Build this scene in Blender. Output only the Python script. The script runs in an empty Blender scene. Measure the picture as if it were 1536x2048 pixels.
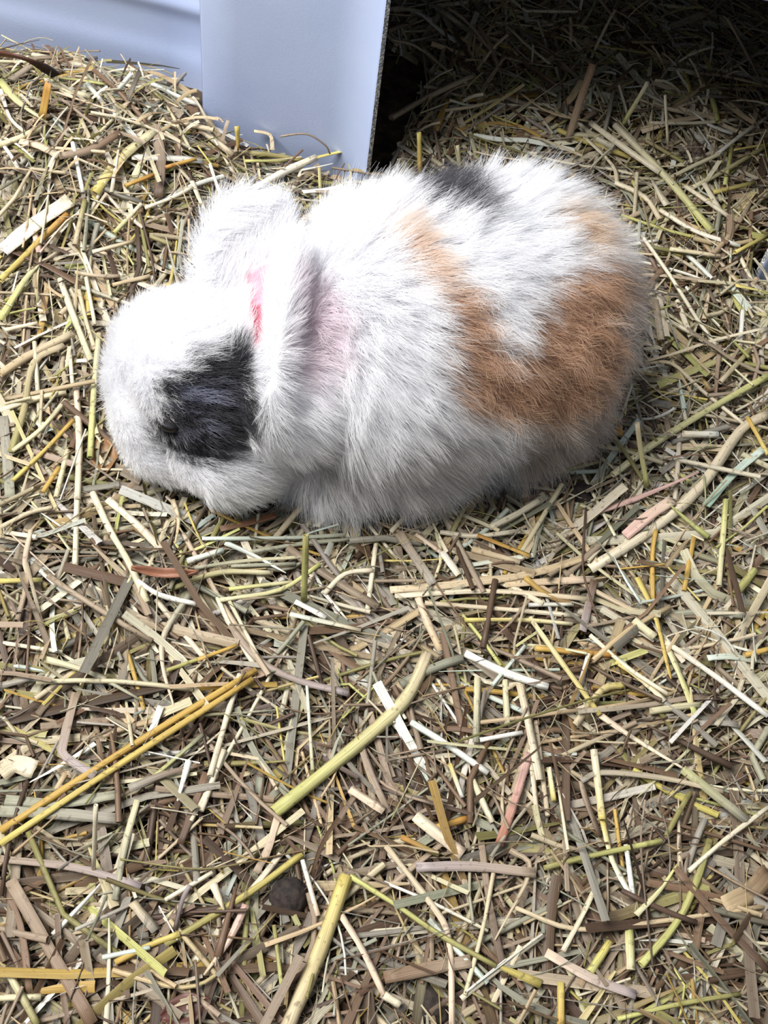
import bpy, bmesh, math, random
import numpy as np
from mathutils import Vector, Matrix, kdtree
rng = np.random.default_rng(11); random.seed(11)
C = bpy.context.scene.collection
sc = bpy.context.scene

# ---------------------------------------------------------------- camera
PITCH, ROLL, CAMH, VF = math.radians(58), math.radians(11), 0.5, math.radians(45)
F_PX = 1024 / math.tan(VF / 2)
cF = np.array([0, math.cos(PITCH), -math.sin(PITCH)])
_r = np.array([1., 0, 0]); _u = np.array([0, math.sin(PITCH), math.cos(PITCH)])
cU = math.cos(ROLL) * _u - math.sin(ROLL) * _r
cR = math.cos(ROLL) * _r + math.sin(ROLL) * _u
cC = np.array([0, 0, CAMH])
cam = bpy.data.cameras.new('camera'); camo = bpy.data.objects.new('camera', cam); C.objects.link(camo)
cam.sensor_fit = 'VERTICAL'; cam.angle = VF; cam.clip_start = 0.01
M = Matrix.Identity(4)
for i in range(3):
    M[i][0], M[i][1], M[i][2], M[i][3] = cR[i], cU[i], -cF[i], cC[i]
camo.matrix_world = M
sc.camera = camo
# ---------------------------------------------------------------- world, light, exposure
sc.view_settings.view_transform = 'Standard'; sc.view_settings.look = 'None'
sc.view_settings.gamma = 1; sc.view_settings.use_curve_mapping = False
sc.view_settings.exposure = 0.06
sc.cycles.diffuse_bounces = 8; sc.cycles.transmission_bounces = 10; sc.cycles.max_bounces = 12
w = bpy.data.worlds.new('world'); sc.world = w; w.use_nodes = True
w.node_tree.nodes['Background'].inputs[0].default_value = (0.80, 0.90, 1.0, 1)
w.node_tree.nodes['Background'].inputs[1].default_value = 0.25
def area(name, loc, target, size, watt, col):
    l = bpy.data.lights.new(name, 'AREA'); l.shape = 'SQUARE'; l.size = size; l.energy = watt; l.color = col
    o = bpy.data.objects.new(name, l); C.objects.link(o); o.location = loc
    o.rotation_euler = (Vector(target) - Vector(loc)).to_track_quat('-Z', 'Y').to_euler()
area('soft_key', (-0.72, 0.22, 1.32), (0.0, 0.47, 0), 0.85, 43, (1.0, 0.985, 0.955))  # unseen soft area light added at upper left, leaves the doorway dark

# ---------------------------------------------------------------- helpers
def lin(c):
    c = np.asarray(c, float) / 255.
    return np.where(c <= 0.04045, c / 12.92, ((c + 0.055) / 1.055) ** 2.4)
def ray(px, py):
    d = cF + cR * ((px - 768) / F_PX) - cU * ((py - 1024) / F_PX)
    return d
def P(px, py, z=0.0):
    d = ray(px, py); return cC + d * ((z - CAMH) / d[2])
def project(p):
    q = p - cC; dz = q @ cF
    return np.stack([768 + F_PX * (q @ cR) / dz, 1024 - F_PX * (q @ cU) / dz], -1), dz
def props(o, label=None, cat=None, group=None, kind=None):
    if label: o['label'] = label
    if cat: o['category'] = cat
    if group: o['group'] = group
    if kind: o['kind'] = kind
    return o
def link(name, me, mat=None, parent=None):
    o = bpy.data.objects.new(name, me); C.objects.link(o)
    if mat: me.materials.append(mat)
    if parent: o.parent = parent
    return o
def empty(name, loc):
    o = bpy.data.objects.new(name, None); o.location = loc; o.empty_display_size = .02; C.objects.link(o); return o
def bm_obj(name, bm, mat, parent=None, smooth=True):
    me = bpy.data.meshes.new(name); bm.to_mesh(me); bm.free()
    if smooth: me.polygons.foreach_set('use_smooth', np.ones(len(me.polygons), bool))
    return link(name, me, mat, parent)
def mesh_np(name, V, Q, attrs=None, smooth=False):
    me = bpy.data.meshes.new(name)
    me.vertices.add(len(V)); me.vertices.foreach_set('co', np.ascontiguousarray(V, np.float32).ravel())
    me.loops.add(Q.size); me.loops.foreach_set('vertex_index', np.ascontiguousarray(Q, np.int32).ravel())
    me.polygons.add(len(Q)); me.polygons.foreach_set('loop_start', np.arange(0, Q.size, 4, dtype=np.int32))
    me.polygons.foreach_set('loop_total', np.full(len(Q), 4, np.int32))
    if smooth: me.polygons.foreach_set('use_smooth', np.ones(len(Q), bool))
    for k, (t, a) in (attrs or {}).items():
        at = me.attributes.new(k, t, 'POINT')
        at.data.foreach_set('color' if t == 'FLOAT_COLOR' else 'vector', np.ascontiguousarray(a, np.float32).ravel())
    me.update(calc_edges=True)
    return me

# ---- value noise on the ground for heaps and colour drift
_g = rng.random((64, 64))
def vnoise(x, y, s):
    u = np.asarray(x) / s + 31.3; v = np.asarray(y) / s + 17.7
    i = np.floor(u).astype(int); j = np.floor(v).astype(int); a = u - i; b = v - j
    a = a * a * (3 - 2 * a); b = b * b * (3 - 2 * b)
    g = lambda i, j: _g[i % 64, j % 64]
    return (g(i, j) * (1 - a) + g(i + 1, j) * a) * (1 - b) + (g(i, j + 1) * (1 - a) + g(i + 1, j + 1) * a) * b
HEAPS = [(*P(110, 260, .02)[:2], .070, .020), (*P(300, 300, .02)[:2], .06, .010), (*P(20, 300, .02)[:2], .06, .010), (*P(1400, 300, .0)[:2], .08, .010)]
def H(x, y):          # height of the bedding floor under the straw
    h = .006 * vnoise(x, y, .07) + .004 * vnoise(x, y, .025)
    for hx, hy, r, a in HEAPS:
        h = h + a * np.exp(-((x - hx) ** 2 + (y - hy) ** 2) / (2 * (r * .6) ** 2))
    return h
TOP = .017
def on_top(px, py, lift=0.0):
    z = TOP
    for _ in range(5):
        p = P(px, py, z); z = float(H(p[0], p[1])) + TOP + lift
    return P(px, py, z)

# ---------------------------------------------------------------- materials
def new_mat(name):
    m = bpy.data.materials.new(name); m.use_nodes = True
    nt = m.node_tree; b = nt.nodes['Principled BSDF']
    return m, nt, b
def straw_material():
    m, nt, b = new_mat('straw'); N = nt.nodes; L = nt.links
    ca = N.new('ShaderNodeAttribute'); ca.attribute_name = 'col'
    sa = N.new('ShaderNodeAttribute'); sa.attribute_name = 'fib'
    mp = N.new('ShaderNodeVectorMath'); mp.operation = 'MULTIPLY'; mp.inputs[1].default_value = (3400, 45, 40)
    n1 = N.new('ShaderNodeTexNoise'); n1.inputs['Scale'].default_value = 1.0; n1.inputs['Detail'].default_value = 3
    L.new(sa.outputs['Vector'], mp.inputs[0]); L.new(mp.outputs[0], n1.inputs['Vector'])
    mr = N.new('ShaderNodeMapRange'); mr.inputs[1].default_value = .3; mr.inputs[2].default_value = .7
    mr.inputs[3].default_value = .62; mr.inputs[4].default_value = 1.14; L.new(n1.outputs['Fac'], mr.inputs[0])
    mx = N.new('ShaderNodeMix'); mx.data_type = 'RGBA'; mx.blend_type = 'MULTIPLY'; mx.inputs[0].default_value = 1
    L.new(ca.outputs['Color'], mx.inputs[6]); L.new(mr.outputs[0], mx.inputs[7])
    # brown specks
    n2 = N.new('ShaderNodeTexNoise'); n2.inputs['Scale'].default_value = 420; n2.inputs['Detail'].default_value = 2
    tc = N.new('ShaderNodeTexCoord'); L.new(tc.outputs['Object'], n2.inputs['Vector'])
    r2 = N.new('ShaderNodeMapRange'); r2.inputs[1].default_value = .60; r2.inputs[2].default_value = .74; r2.inputs[4].default_value = .55
    L.new(n2.outputs['Fac'], r2.inputs[0])
    m2 = N.new('ShaderNodeMix'); m2.data_type = 'RGBA'; m2.inputs[7].default_value = (.10, .06, .035, 1)
    L.new(r2.outputs[0], m2.inputs[0]); L.new(mx.outputs[2], m2.inputs[6])
    L.new(m2.outputs[2], b.inputs['Base Color'])
    b.inputs['Roughness'].default_value = .48; b.inputs['Specular IOR Level'].default_value = .35
    bp = N.new('ShaderNodeBump'); bp.inputs['Strength'].default_value = .35; bp.inputs['Distance'].default_value = .0004
    L.new(n1.outputs['Fac'], bp.inputs['Height']); L.new(bp.outputs[0], b.inputs['Normal'])
    tr = N.new('ShaderNodeBsdfTranslucent'); L.new(m2.outputs[2], tr.inputs['Color'])
    ms = N.new('ShaderNodeMixShader'); ms.inputs[0].default_value = .14
    L.new(b.outputs[0], ms.inputs[1]); L.new(tr.outputs[0], ms.inputs[2]); L.new(ms.outputs[0], N['Material Output'].inputs[0])
    return m
STRAW = straw_material()
def earth_material(name, c1, c2, scale, bump):
    m, nt, b = new_mat(name); N = nt.nodes; L = nt.links
    n = N.new('ShaderNodeTexNoise'); n.inputs['Scale'].default_value = scale; n.inputs['Detail'].default_value = 8
    tc = N.new('ShaderNodeTexCoord'); L.new(tc.outputs['Object'], n.inputs['Vector'])
    r = N.new('ShaderNodeValToRGB'); r.color_ramp.elements[0].color = (*lin(c1), 1); r.color_ramp.elements[1].color = (*lin(c2), 1)
    r.color_ramp.elements[0].position = .35; r.color_ramp.elements[1].position = .68
    L.new(n.outputs['Fac'], r.inputs[0]); L.new(r.outputs[0], b.inputs['Base Color'])
    b.inputs['Roughness'].default_value = .85
    bp = N.new('ShaderNodeBump'); bp.inputs['Strength'].default_value = .8; bp.inputs['Distance'].default_value = bump
    L.new(n.outputs['Fac'], bp.inputs['Height']); L.new(bp.outputs[0], b.inputs['Normal'])
    return m
SOIL = earth_material('trodden_bedding', (34, 27, 20), (92, 74, 52), 160, .002)
DUNG = earth_material('dropping', (22, 17, 15), (60, 48, 42), 340, .0012)
FLUFF = earth_material('dust_clump', (70, 60, 54), (150, 134, 118), 700, .0015)
def plastic_material():
    m, nt, b = new_mat('blue_plastic'); N = nt.nodes; L = nt.links
    tc = N.new('ShaderNodeTexCoord')
    n = N.new('ShaderNodeTexNoise'); n.inputs['Scale'].default_value = 9; n.inputs['Detail'].default_value = 5
    L.new(tc.outputs['Object'], n.inputs['Vector'])
    r = N.new('ShaderNodeValToRGB')
    r.color_ramp.elements[0].color = (*lin((176, 190, 226)), 1); r.color_ramp.elements[1].color = (*lin((196, 210, 240)), 1)
    r.color_ramp.elements[0].position = .3; r.color_ramp.elements[1].position = .7
    L.new(n.outputs['Fac'], r.inputs[0])
    # chalky scuffs and cobweb threads
    mp = N.new('ShaderNodeMapping'); mp.inputs['Scale'].default_value = (1, 1, .55); mp.inputs['Rotation'].default_value = (0, .6, 0)
    L.new(tc.outputs['Object'], mp.inputs[0])
    v = N.new('ShaderNodeTexVoronoi'); v.feature = 'DISTANCE_TO_EDGE'; v.inputs['Scale'].default_value = 26
    n3 = N.new('ShaderNodeTexNoise'); n3.inputs['Scale'].default_value = 30
    mxv = N.new('ShaderNodeMix'); mxv.data_type = 'RGBA'; mxv.inputs[0].default_value = .12
    L.new(mp.outputs[0], mxv.inputs[6]); L.new(n3.outputs['Color'], mxv.inputs[7]); L.new(mxv.outputs[2], v.inputs['Vector'])
    mv = N.new('ShaderNodeMapRange'); mv.inputs[1].default_value = .0; mv.inputs[2].default_value = .012; mv.inputs[3].default_value = 1; mv.inputs[4].default_value = 0
    L.new(v.outputs['Distance'], mv.inputs[0])
    n4 = N.new('ShaderNodeTexNoise'); n4.inputs['Scale'].default_value = 14; L.new(tc.outputs['Object'], n4.inputs['Vector'])
    m4 = N.new('ShaderNodeMapRange'); m4.inputs[1].default_value = .56; m4.inputs[2].default_value = .66; L.new(n4.outputs['Fac'], m4.inputs[0])
    mm = N.new('ShaderNodeMath'); mm.operation = 'MULTIPLY'; L.new(mv.outputs[0], mm.inputs[0]); L.new(m4.outputs[0], mm.inputs[1])
    m5 = N.new('ShaderNodeMath'); m5.operation = 'MULTIPLY'; m5.inputs[1].default_value = .45; L.new(mm.outputs[0], m5.inputs[0])
    mx = N.new('ShaderNodeMix'); mx.data_type = 'RGBA'; mx.inputs[7].default_value = (.85, .88, .92, 1)
    L.new(m5.outputs[0], mx.inputs[0]); L.new(r.outputs[0], mx.inputs[6]); L.new(mx.outputs[2], b.inputs['Base Color'])
    b.inputs['Roughness'].default_value = .34
    n6 = N.new('ShaderNodeTexNoise'); n6.inputs['Scale'].default_value = 900; L.new(tc.outputs['Object'], n6.inputs['Vector'])
    bp = N.new('ShaderNodeBump'); bp.inputs['Strength'].default_value = .12; bp.inputs['Distance'].default_value = .0004
    L.new(n6.outputs['Fac'], bp.inputs['Height']); L.new(bp.outputs[0], b.inputs['Normal'])
    return m
PLASTIC = plastic_material()
def edge_material():
    m, nt, b = new_mat('sawn_plastic_edge'); N = nt.nodes; L = nt.links
    n = N.new('ShaderNodeTexNoise'); n.inputs['Scale'].default_value = 900; n.inputs['Detail'].default_value = 3
    tc = N.new('ShaderNodeTexCoord'); L.new(tc.outputs['Object'], n.inputs['Vector'])
    r = N.new('ShaderNodeValToRGB'); r.color_ramp.elements[0].color = (*lin((120, 122, 128)), 1); r.color_ramp.elements[1].color = (*lin((240, 240, 234)), 1)
    r.color_ramp.elements[0].position = .46; r.color_ramp.elements[1].position = .62
    L.new(n.outputs['Fac'], r.inputs[0]); L.new(r.outputs[0], b.inputs['Base Color']); b.inputs['Roughness'].default_value = .7
    return m
EDGE = edge_material()
def plain(name, rgb, rough=.5, var=0.0, scale=300):
    m, nt, b = new_mat(name); N = nt.nodes; L = nt.links
    n = N.new('ShaderNodeTexNoise'); n.inputs['Scale'].default_value = scale; n.inputs['Detail'].default_value = 4
    tc = N.new('ShaderNodeTexCoord'); L.new(tc.outputs['Object'], n.inputs['Vector'])
    r = N.new('ShaderNodeValToRGB'); c = lin(rgb)
    r.color_ramp.elements[0].color = (*(c * (1 - var)), 1); r.color_ramp.elements[1].color = (*np.minimum(c * (1 + var), 1), 1)
    L.new(n.outputs['Fac'], r.inputs[0]); L.new(r.outputs[0], b.inputs['Base Color']); b.inputs['Roughness'].default_value = rough
    return m

# ---------------------------------------------------------------- the bedding floor
def ground():
    xs = np.linspace(-1.1, 1.1, 260); ys = np.linspace(-.5, 1.5, 240)
    X, Y = np.meshgrid(xs, ys, indexing='ij')
    Z = H(X, Y) + .003 * vnoise(X, Y, .009)
    V = np.stack([X, Y, Z], -1).reshape(-1, 3)
    i, j = np.meshgrid(np.arange(259), np.arange(239), indexing='ij'); a = (i * 240 + j).ravel()
    Q = np.stack([a, a + 240, a + 241, a + 1], -1)
    props(link('floor', mesh_np('floor', V, Q, smooth=True), SOIL), 'dark trodden bedding floor under the straw', kind='structure')
ground()

# ---------------------------------------------------------------- plastic tub shelter
B0 = P(405, 268, .012); C0 = P(738, 352, .012)
WD = (C0 - B0); WD[2] = 0; PANEL = float(np.linalg.norm(WD)); WD /= PANEL
WN = np.array([-WD[1], WD[0], 0])          # points away from the camera
DOOR = float(np.dot(P(1521, 474, .012) - B0, WD))
def W(s, d, z): return B0 * [1, 1, 0] + WD * s + WN * d + np.array([0, 0, z])
def sheet(name, pts, zs, off, parent, mat=PLASTIC, thick=.003, edge=False):
    """A moulded wall: plan profile pts [(s, d)], heights zs, outward relief off(z); with real thickness."""
    n, m = len(pts), len(zs); V = []
    nrm = []
    for i in range(n):
        a = np.array(pts[max(i - 1, 0)]); b = np.array(pts[min(i + 1, n - 1)]); t = (b - a) / np.linalg.norm(b - a)
        nrm.append((t[1], -t[0]))
    for side in (0, 1):
        for i, (s, d) in enumerate(pts):
            for z in zs:
                o = off(z) if off else 0
                o = o - side * thick
                V.append(W(s + nrm[i][0] * o, d + nrm[i][1] * o, z))
    K = n * m; Q = []
    for i in range(n - 1):
        for j in range(m - 1):
            a = i * m + j; Q.append((a, a + m, a + m + 1, a + 1)); Q.append((a + K + 1, a + m + 1 + K, a + m + K, a + K))
    for i in range(n - 1):
        for j in (0, m - 1):
            a = i * m + j; Q.append((a, a + K, a + m + K, a + m))
    E = len(Q)
    for j in range(m - 1):
        for i in (0, n - 1):
            a = i * m + j; Q.append((a, a + 1, a + 1 + K, a + K))
    me = mesh_np(name, np.array(V), np.array(Q), smooth=False)
    o = link(name, me, mat, parent)
    me.materials.append(EDGE)
    if edge:
        mi = np.zeros(len(Q), np.int32); mi[E:] = 1; me.polygons.foreach_set('material_index', mi)
    sm = np.ones(len(Q), bool); sm[(n - 1) * (m - 1) * 2:] = False; me.polygons.foreach_set('use_smooth', sm)
    return o
ROOF = .25
def shelter():
    t = empty('plastic_shelter', tuple(W(.12, .1, 0)))
    props(t, 'pale blue-grey plastic tub shelter with a doorway sawn into its wall, behind the rabbit', 'shelter')
    kids = []
    zs = list(np.linspace(-.004, ROOF, 40))
    curl = [(PANEL - .026 + .026 * q, -.011 * q ** 2.4) for q in np.linspace(0, 1, 12)]
    kids.append(sheet('front_panel', [(.0005, .001), (.0015, 0), (.02, 0), (.05, 0)] + curl, zs, None, None, edge=True, thick=.0026))
    kids[-1]['label'] = 'flat front wall beside the doorway with a rough sawn edge'
    kids.append(sheet('step_panel', [(.0, .034), (.0, .020), (.0, .0015)], zs, None, None))
    def ribs(z):
        o = 0
        for c, hgt, wd in ((.066, .0022, .006), (.105, .003, .006), (.15, .003, .006)):
            o += hgt * math.exp(-((z - c) / wd) ** 2)
        o += .002 / (1 + math.exp((z - .036) / .003))
        return o
    kids.append(sheet('recessed_panel', [(-.42, .034), (-.3, .034), (-.15, .034), (-.03, .034), (.002, .034)], list(np.linspace(-.004, ROOF, 150)), ribs, None))
    kids[-1]['label'] = 'recessed ribbed wall left of the front panel, dusty and scuffed'
    # right-hand jamb, curling towards the camera
    jam = [(DOOR + .014 * q, -.004 * (1 - q) ** 2) for q in np.linspace(0, 1, 8)] + [(DOOR + .06, 0), (DOOR + .16, 0)]
    kids.append(sheet('door_jamb', jam, zs, None, None, edge=True))
    # lintel over the doorway, rear and side walls, roof
    kids.append(sheet('lintel', [(PANEL - .002, 0), (PANEL + .05, 0), (DOOR + .002, 0)], list(np.linspace(.170, ROOF, 8)), None, None))
    kids.append(sheet('back_panel', [(-.42, .42), (0, .42), (DOOR + .16, .42)], zs, None, None))
    kids.append(sheet('side_panel', [(DOOR + .16, 0), (DOOR + .16, .2), (DOOR + .16, .42)], zs, None, None))
    kids.append(sheet('side_panel', [(-.42, .034), (-.42, .2), (-.42, .42)], zs, None, None))
    bm = bmesh.new()
    c = [(-.43, .03), (.0, .03), (.0, -.004), (DOOR + .165, -.004), (DOOR + .165, .425), (-.43, .425)]
    vs = [bm.verts.new(W(s, d, ROOF)) for s, d in c]; bm.faces.new(vs)
    r = bmesh.ops.extrude_face_region(bm, geom=bm.faces[:])
    bmesh.ops.translate(bm, vec=(0, 0, .004), verts=[v for v in r['geom'] if isinstance(v, bmesh.types.BMVert)])
    bmesh.ops.recalc_face_normals(bm, faces=bm.faces)
    kids.append(bm_obj('roof_panel', bm, PLASTIC, None, False))
    inv = Matrix.Translation(t.location).inverted()
    for k in kids:
        k.parent = t; k.matrix_parent_inverse = inv
shelter()

# ---------------------------------------------------------------- straw building
PAL = {k: lin(v) for k, v in dict(
    white=(250, 247, 236), mint=(222, 232, 218), cream=(240, 228, 200), peach=(236, 212, 186), pink=(232, 192, 180),
    pale=(226, 216, 178), lime=(206, 204, 130), yellow=(220, 202, 118), gold=(206, 170, 92), amber=(190, 138, 70),
    olive=(158, 150, 96), tan=(208, 184, 146), beige=(218, 200, 168), taupe=(172, 152, 130), grey=(168, 160, 146),
    lilac=(182, 168, 166), sage=(168, 166, 144), green=(148, 174, 152), brown=(134, 108, 86), umber=(96, 76, 62),
    rust=(168, 112, 84), dark=(72, 60, 52)).items()}
# cross sections: (a: sideways, b: upwards), unit half width
SEC = {'b': (np.array([[-1, 0], [-.1, .30], [1, .04]]), False),
       'f': (np.array([[-1, .10], [-.35, -.12], [.3, .12], [1, 0]]), False),
       's': (np.array([[math.cos(t), math.sin(t) * .8] for t in np.arange(6) * math.pi / 3]), True),
       't': (np.array([[math.cos(t), math.sin(t)] for t in np.arange(4) * math.pi / 2 + .4]), True)}
def sweep(Pn, half, kind, roll, colA, colB, seed, dbl=True):
    """Pn (N,K,3) centre lines, half (N,K) half widths -> V, Q, col, fib."""
    sec, closed = SEC[kind]; N, K, _ = Pn.shape; S = len(sec)
    T = np.gradient(Pn, axis=1); T /= np.linalg.norm(T, axis=2, keepdims=True) + 1e-12
    up = np.zeros_like(T); up[..., 2] = 1
    A = np.cross(T, up); A /= np.linalg.norm(A, axis=2, keepdims=True) + 1e-9
    Bn = np.cross(A, T)
    c = np.cos(roll)[:, None, None]; s = np.sin(roll)[:, None, None]
    A2 = A * c + Bn * s; B2 = -A * s + Bn * c
    V = Pn[:, :, None, :] + half[:, :, None, None] * (sec[None, None, :, 0, None] * A2[:, :, None, :] + sec[None, None, :, 1, None] * B2[:, :, None, :])
    base = (np.arange(N) * K * S)[:, None, None] + (np.arange(K - 1) * S)[None, :, None]
    e = np.arange(S if closed else S - 1)[None, None, :]; e2 = (e + 1) % S
    Q = np.stack([base + e, base + e2, base + e2 + S, base + e + S], -1).reshape(-1, 4)
    tt = np.linspace(0, 1, K)[None, :, None]
    col = colA[:, None, :] * (1 - tt) + colB[:, None, :] * tt
    col = np.broadcast_to(col[:, :, None, :], (N, K, S, 3))
    col = np.concatenate([col, np.ones((N, K, S, 1))], -1)
    seg = np.linalg.norm(np.diff(Pn, axis=1), axis=2); L = np.concatenate([np.zeros((N, 1)), np.cumsum(seg, 1)], 1)
    fib = np.stack([np.broadcast_to((half[:, :, None] * np.arange(S)[None, None, :]), (N, K, S)) + 0 * V[..., 0],
                    np.broadcast_to(L[:, :, None], (N, K, S)), np.broadcast_to(seed[:, None, None], (N, K, S))], -1)
    return V.reshape(-1, 3), Q, col.reshape(-1, 4), fib.reshape(-1, 3)
def sweep_mesh(name, parts):
    V = []; Q = []; c = []; f = []; o = 0
    for v, q, a, b in parts:
        V.append(v); Q.append(q + o); c.append(a); f.append(b); o += len(v)
    return mesh_np(name, np.concatenate(V), np.concatenate(Q), {'col': ('FLOAT_COLOR', np.concatenate(c)), 'fib': ('FLOAT_VECTOR', np.concatenate(f))})
def catmull(pts, K):
    p = np.array(pts, float)
    if len(p) == 2: return p[0] + (p[1] - p[0]) * np.linspace(0, 1, K)[:, None]
    e = np.concatenate([[2 * p[0] - p[1]], p, [2 * p[-1] - p[-2]]]); out = []
    for t in np.linspace(0, len(p) - 1 - 1e-6, K):
        i = int(t); u = t - i; a, b, c_, d = e[i:i + 4]
        out.append(.5 * (2 * b + (c_ - a) * u + (2 * a - 5 * b + 4 * c_ - d) * u * u + (3 * b - a - 3 * c_ + d) * u ** 3))
    return np.array(out)

# rabbit footprint: nothing of the loose straw may stand up inside it
RB = [(790, 690, .05, .062), (1010, 640, .05, .060), (930, 800, .035, .052), (640, 800, .04, .040), (430, 850, .035, .034), (320, 850, .035, .026)]
RBW = [(*P(a, b, z)[:2], r) for a, b, z, r in RB]
def under_rabbit(x, y):
    m = np.zeros(np.shape(x), bool)
    for a, b, r in RBW: m |= (x - a) ** 2 + (y - b) ** 2 < r * r
    return m

# mix of colours of the loose straw, drifting over the floor as in the photograph
MIX_R = ['cream', 'pale', 'tan', 'beige', 'taupe', 'lime', 'yellow', 'gold', 'olive', 'grey', 'brown', 'umber', 'white', 'sage', 'mint']
W_UP = np.array([4, 2.6, 3, 3, 2.4, .8, .6, .45, 1.2, 1.4, 2.6, 1.8, 1.2, .9, .3])     # upper left and right
W_MID = np.array([4, 2.4, 2.6, 3.4, 3.2, .45, .3, .3, .8, 2.4, 2.6, 1.5, 1.1, 1.6, .6])      # middle
W_LOW = np.array([.7, .6, 1.8, 1.7, 4.4, .3, .2, .3, 1.1, 2.8, 5.2, 3.4, .2, 1.4, .1])   # foreground: browner straw, its dimmer light also put into the mix
PALM = np.array([PAL[k] for k in MIX_R])
def pick_cols(x, y, n):
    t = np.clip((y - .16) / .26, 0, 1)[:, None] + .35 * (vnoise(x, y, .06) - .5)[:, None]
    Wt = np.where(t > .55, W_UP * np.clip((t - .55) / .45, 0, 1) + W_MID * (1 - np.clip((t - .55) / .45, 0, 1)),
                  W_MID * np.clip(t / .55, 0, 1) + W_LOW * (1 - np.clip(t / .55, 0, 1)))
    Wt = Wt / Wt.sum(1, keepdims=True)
    i = (rng.random(n)[:, None] > np.cumsum(Wt, 1)).sum(1).clip(0, len(MIX_R) - 1)
    return PALM[i] * rng.uniform(.74, 1.08, (n, 1)) * rng.uniform(.97, 1.03, (n, 3)), i
def tub_clip(x, y):           # true where a point would stand inside a tub wall
    s = (x - B0[0]) * WD[0] + (y - B0[1]) * WD[1]; d = (x - B0[0]) * WN[0] + (y - B0[1]) * WN[1]
    m = (s > -.005) & (s < PANEL + .002) & (np.abs(d) < .007)
    m |= (s < .005) & (d > .024)
    m |= (s > DOOR - .004) & (np.abs(d) < .007)
    m |= (np.abs(s) < .006) & (d > 0) & (d < .04)
    m |= (d > .41) | ((s > DOOR + .15) & (d > -.01)) | ((s < 0) & (d > .02))
    m |= (s > 0) & (s < PANEL + .01) & (d > -.008) & (d < .1)
    return m
def loose(n, x0, x1, y0, y1, kinds, wl, ll, layer, shade=1.0, tilt=.10, visible_only=False, K=5, bend=.35):
    x = rng.uniform(x0, x1, n); y = rng.uniform(y0, y1, n)
    ang = rng.uniform(0, math.pi, n) + .0
    # locally aligned wisps
    al = vnoise(x, y, .045) * math.pi * 1.6 + .3
    k = rng.random(n) < .40; ang[k] = al[k] + rng.normal(0, .28, k.sum())
    ln = np.exp(rng.normal(math.log(ll), .45, n)).clip(.006, .11)
    wd = np.exp(rng.normal(math.log(wl), .42, n)).clip(.00025, .0042) / 2
    z = H(x, y) + layer[0] + (layer[1] - layer[0]) * rng.random(n) ** .8
    t = np.linspace(-.5, .5, K)[None, :]
    d = np.stack([np.cos(ang), np.sin(ang)], -1); q = np.stack([-d[:, 1], d[:, 0]], -1)
    cv = rng.normal(0, bend, n)[:, None] * rng.choice([0, .25, 1], n, p=[.45, .35, .2])[:, None]
    kink = np.where(rng.random(n)[:, None] < .12, np.maximum(t, 0) * rng.normal(0, 1.0, n)[:, None], 0)
    lat = cv * (t ** 2 - .08) * ln[:, None] + kink * ln[:, None]
    XY = np.stack([x, y], -1)[:, None, :] + t[..., None] * ln[:, None, None] * d[:, None, :] + lat[..., None] * q[:, None, :]
    hz = H(XY[..., 0], XY[..., 1]) - H(x, y)[:, None]
    zz = z[:, None] + hz + t * ln[:, None] * rng.normal(0, tilt, n)[:, None] + rng.normal(0, .05, n)[:, None] * (t ** 2) * ln[:, None]
    zz = np.maximum(zz, H(XY[..., 0], XY[..., 1]) - .001)
    Pn = np.concatenate([XY, zz[..., None]], -1)
    bad = under_rabbit(Pn[..., 0], Pn[..., 1]) & (Pn[..., 2] > .022)
    bad |= tub_clip(Pn[..., 0], Pn[..., 1])
    ok = ~bad.any(1)
    if visible_only:
        uv, _ = project(Pn.reshape(-1, 3)); uv = uv.reshape(n, K, 2)
        ok &= ((uv[..., 0] > 0) & (uv[..., 0] < 1536) & (uv[..., 1] > 0) & (uv[..., 1] < 2048)).all(1)
    Pn = Pn[ok]; n = len(Pn); wd = wd[ok]; x = x[ok]; y = y[ok]
    taper = np.where(rng.random(n)[:, None] < .35, 1 - .8 * np.linspace(0, 1, K)[None, :] ** 1.5, 1.0)
    half = wd[:, None] * taper
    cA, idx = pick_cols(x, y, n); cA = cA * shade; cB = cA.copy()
    m = rng.random(n) < .22; cB[m] = cA[m] * .45 + .55 * PALM[rng.integers(0, len(MIX_R), m.sum())]
    kk = rng.choice(len(kinds), n); roll = rng.normal(0, .45, n); seed = rng.random(n) * 9
    parts = []
    for j, kd in enumerate(kinds):
        s = kk == j
        if s.any():
            hf = half[s] * (.75 if kd == 's' else (.5 if kd == 't' else 1))
            parts.append(sweep(Pn[s], hf, kd, roll[s], cA[s], cB[s], seed[s]))
    return parts, (Pn, half, idx, cA, cB, kk, roll, seed)
vis = (-.33, .25, .02, .80)
allp = []
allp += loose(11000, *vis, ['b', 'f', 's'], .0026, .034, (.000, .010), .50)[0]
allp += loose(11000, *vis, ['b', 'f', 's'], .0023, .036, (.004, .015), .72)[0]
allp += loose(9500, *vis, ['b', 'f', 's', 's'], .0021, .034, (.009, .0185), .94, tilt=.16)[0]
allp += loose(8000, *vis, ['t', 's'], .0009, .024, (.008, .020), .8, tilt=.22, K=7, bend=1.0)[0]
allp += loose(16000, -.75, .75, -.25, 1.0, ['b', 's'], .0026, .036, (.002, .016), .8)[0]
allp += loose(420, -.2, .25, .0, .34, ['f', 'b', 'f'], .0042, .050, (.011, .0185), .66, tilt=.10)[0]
allp += loose(420, *vis, ['f', 'b'], .0036, .045, (.010, .018), .78, tilt=.12)[0]
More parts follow.
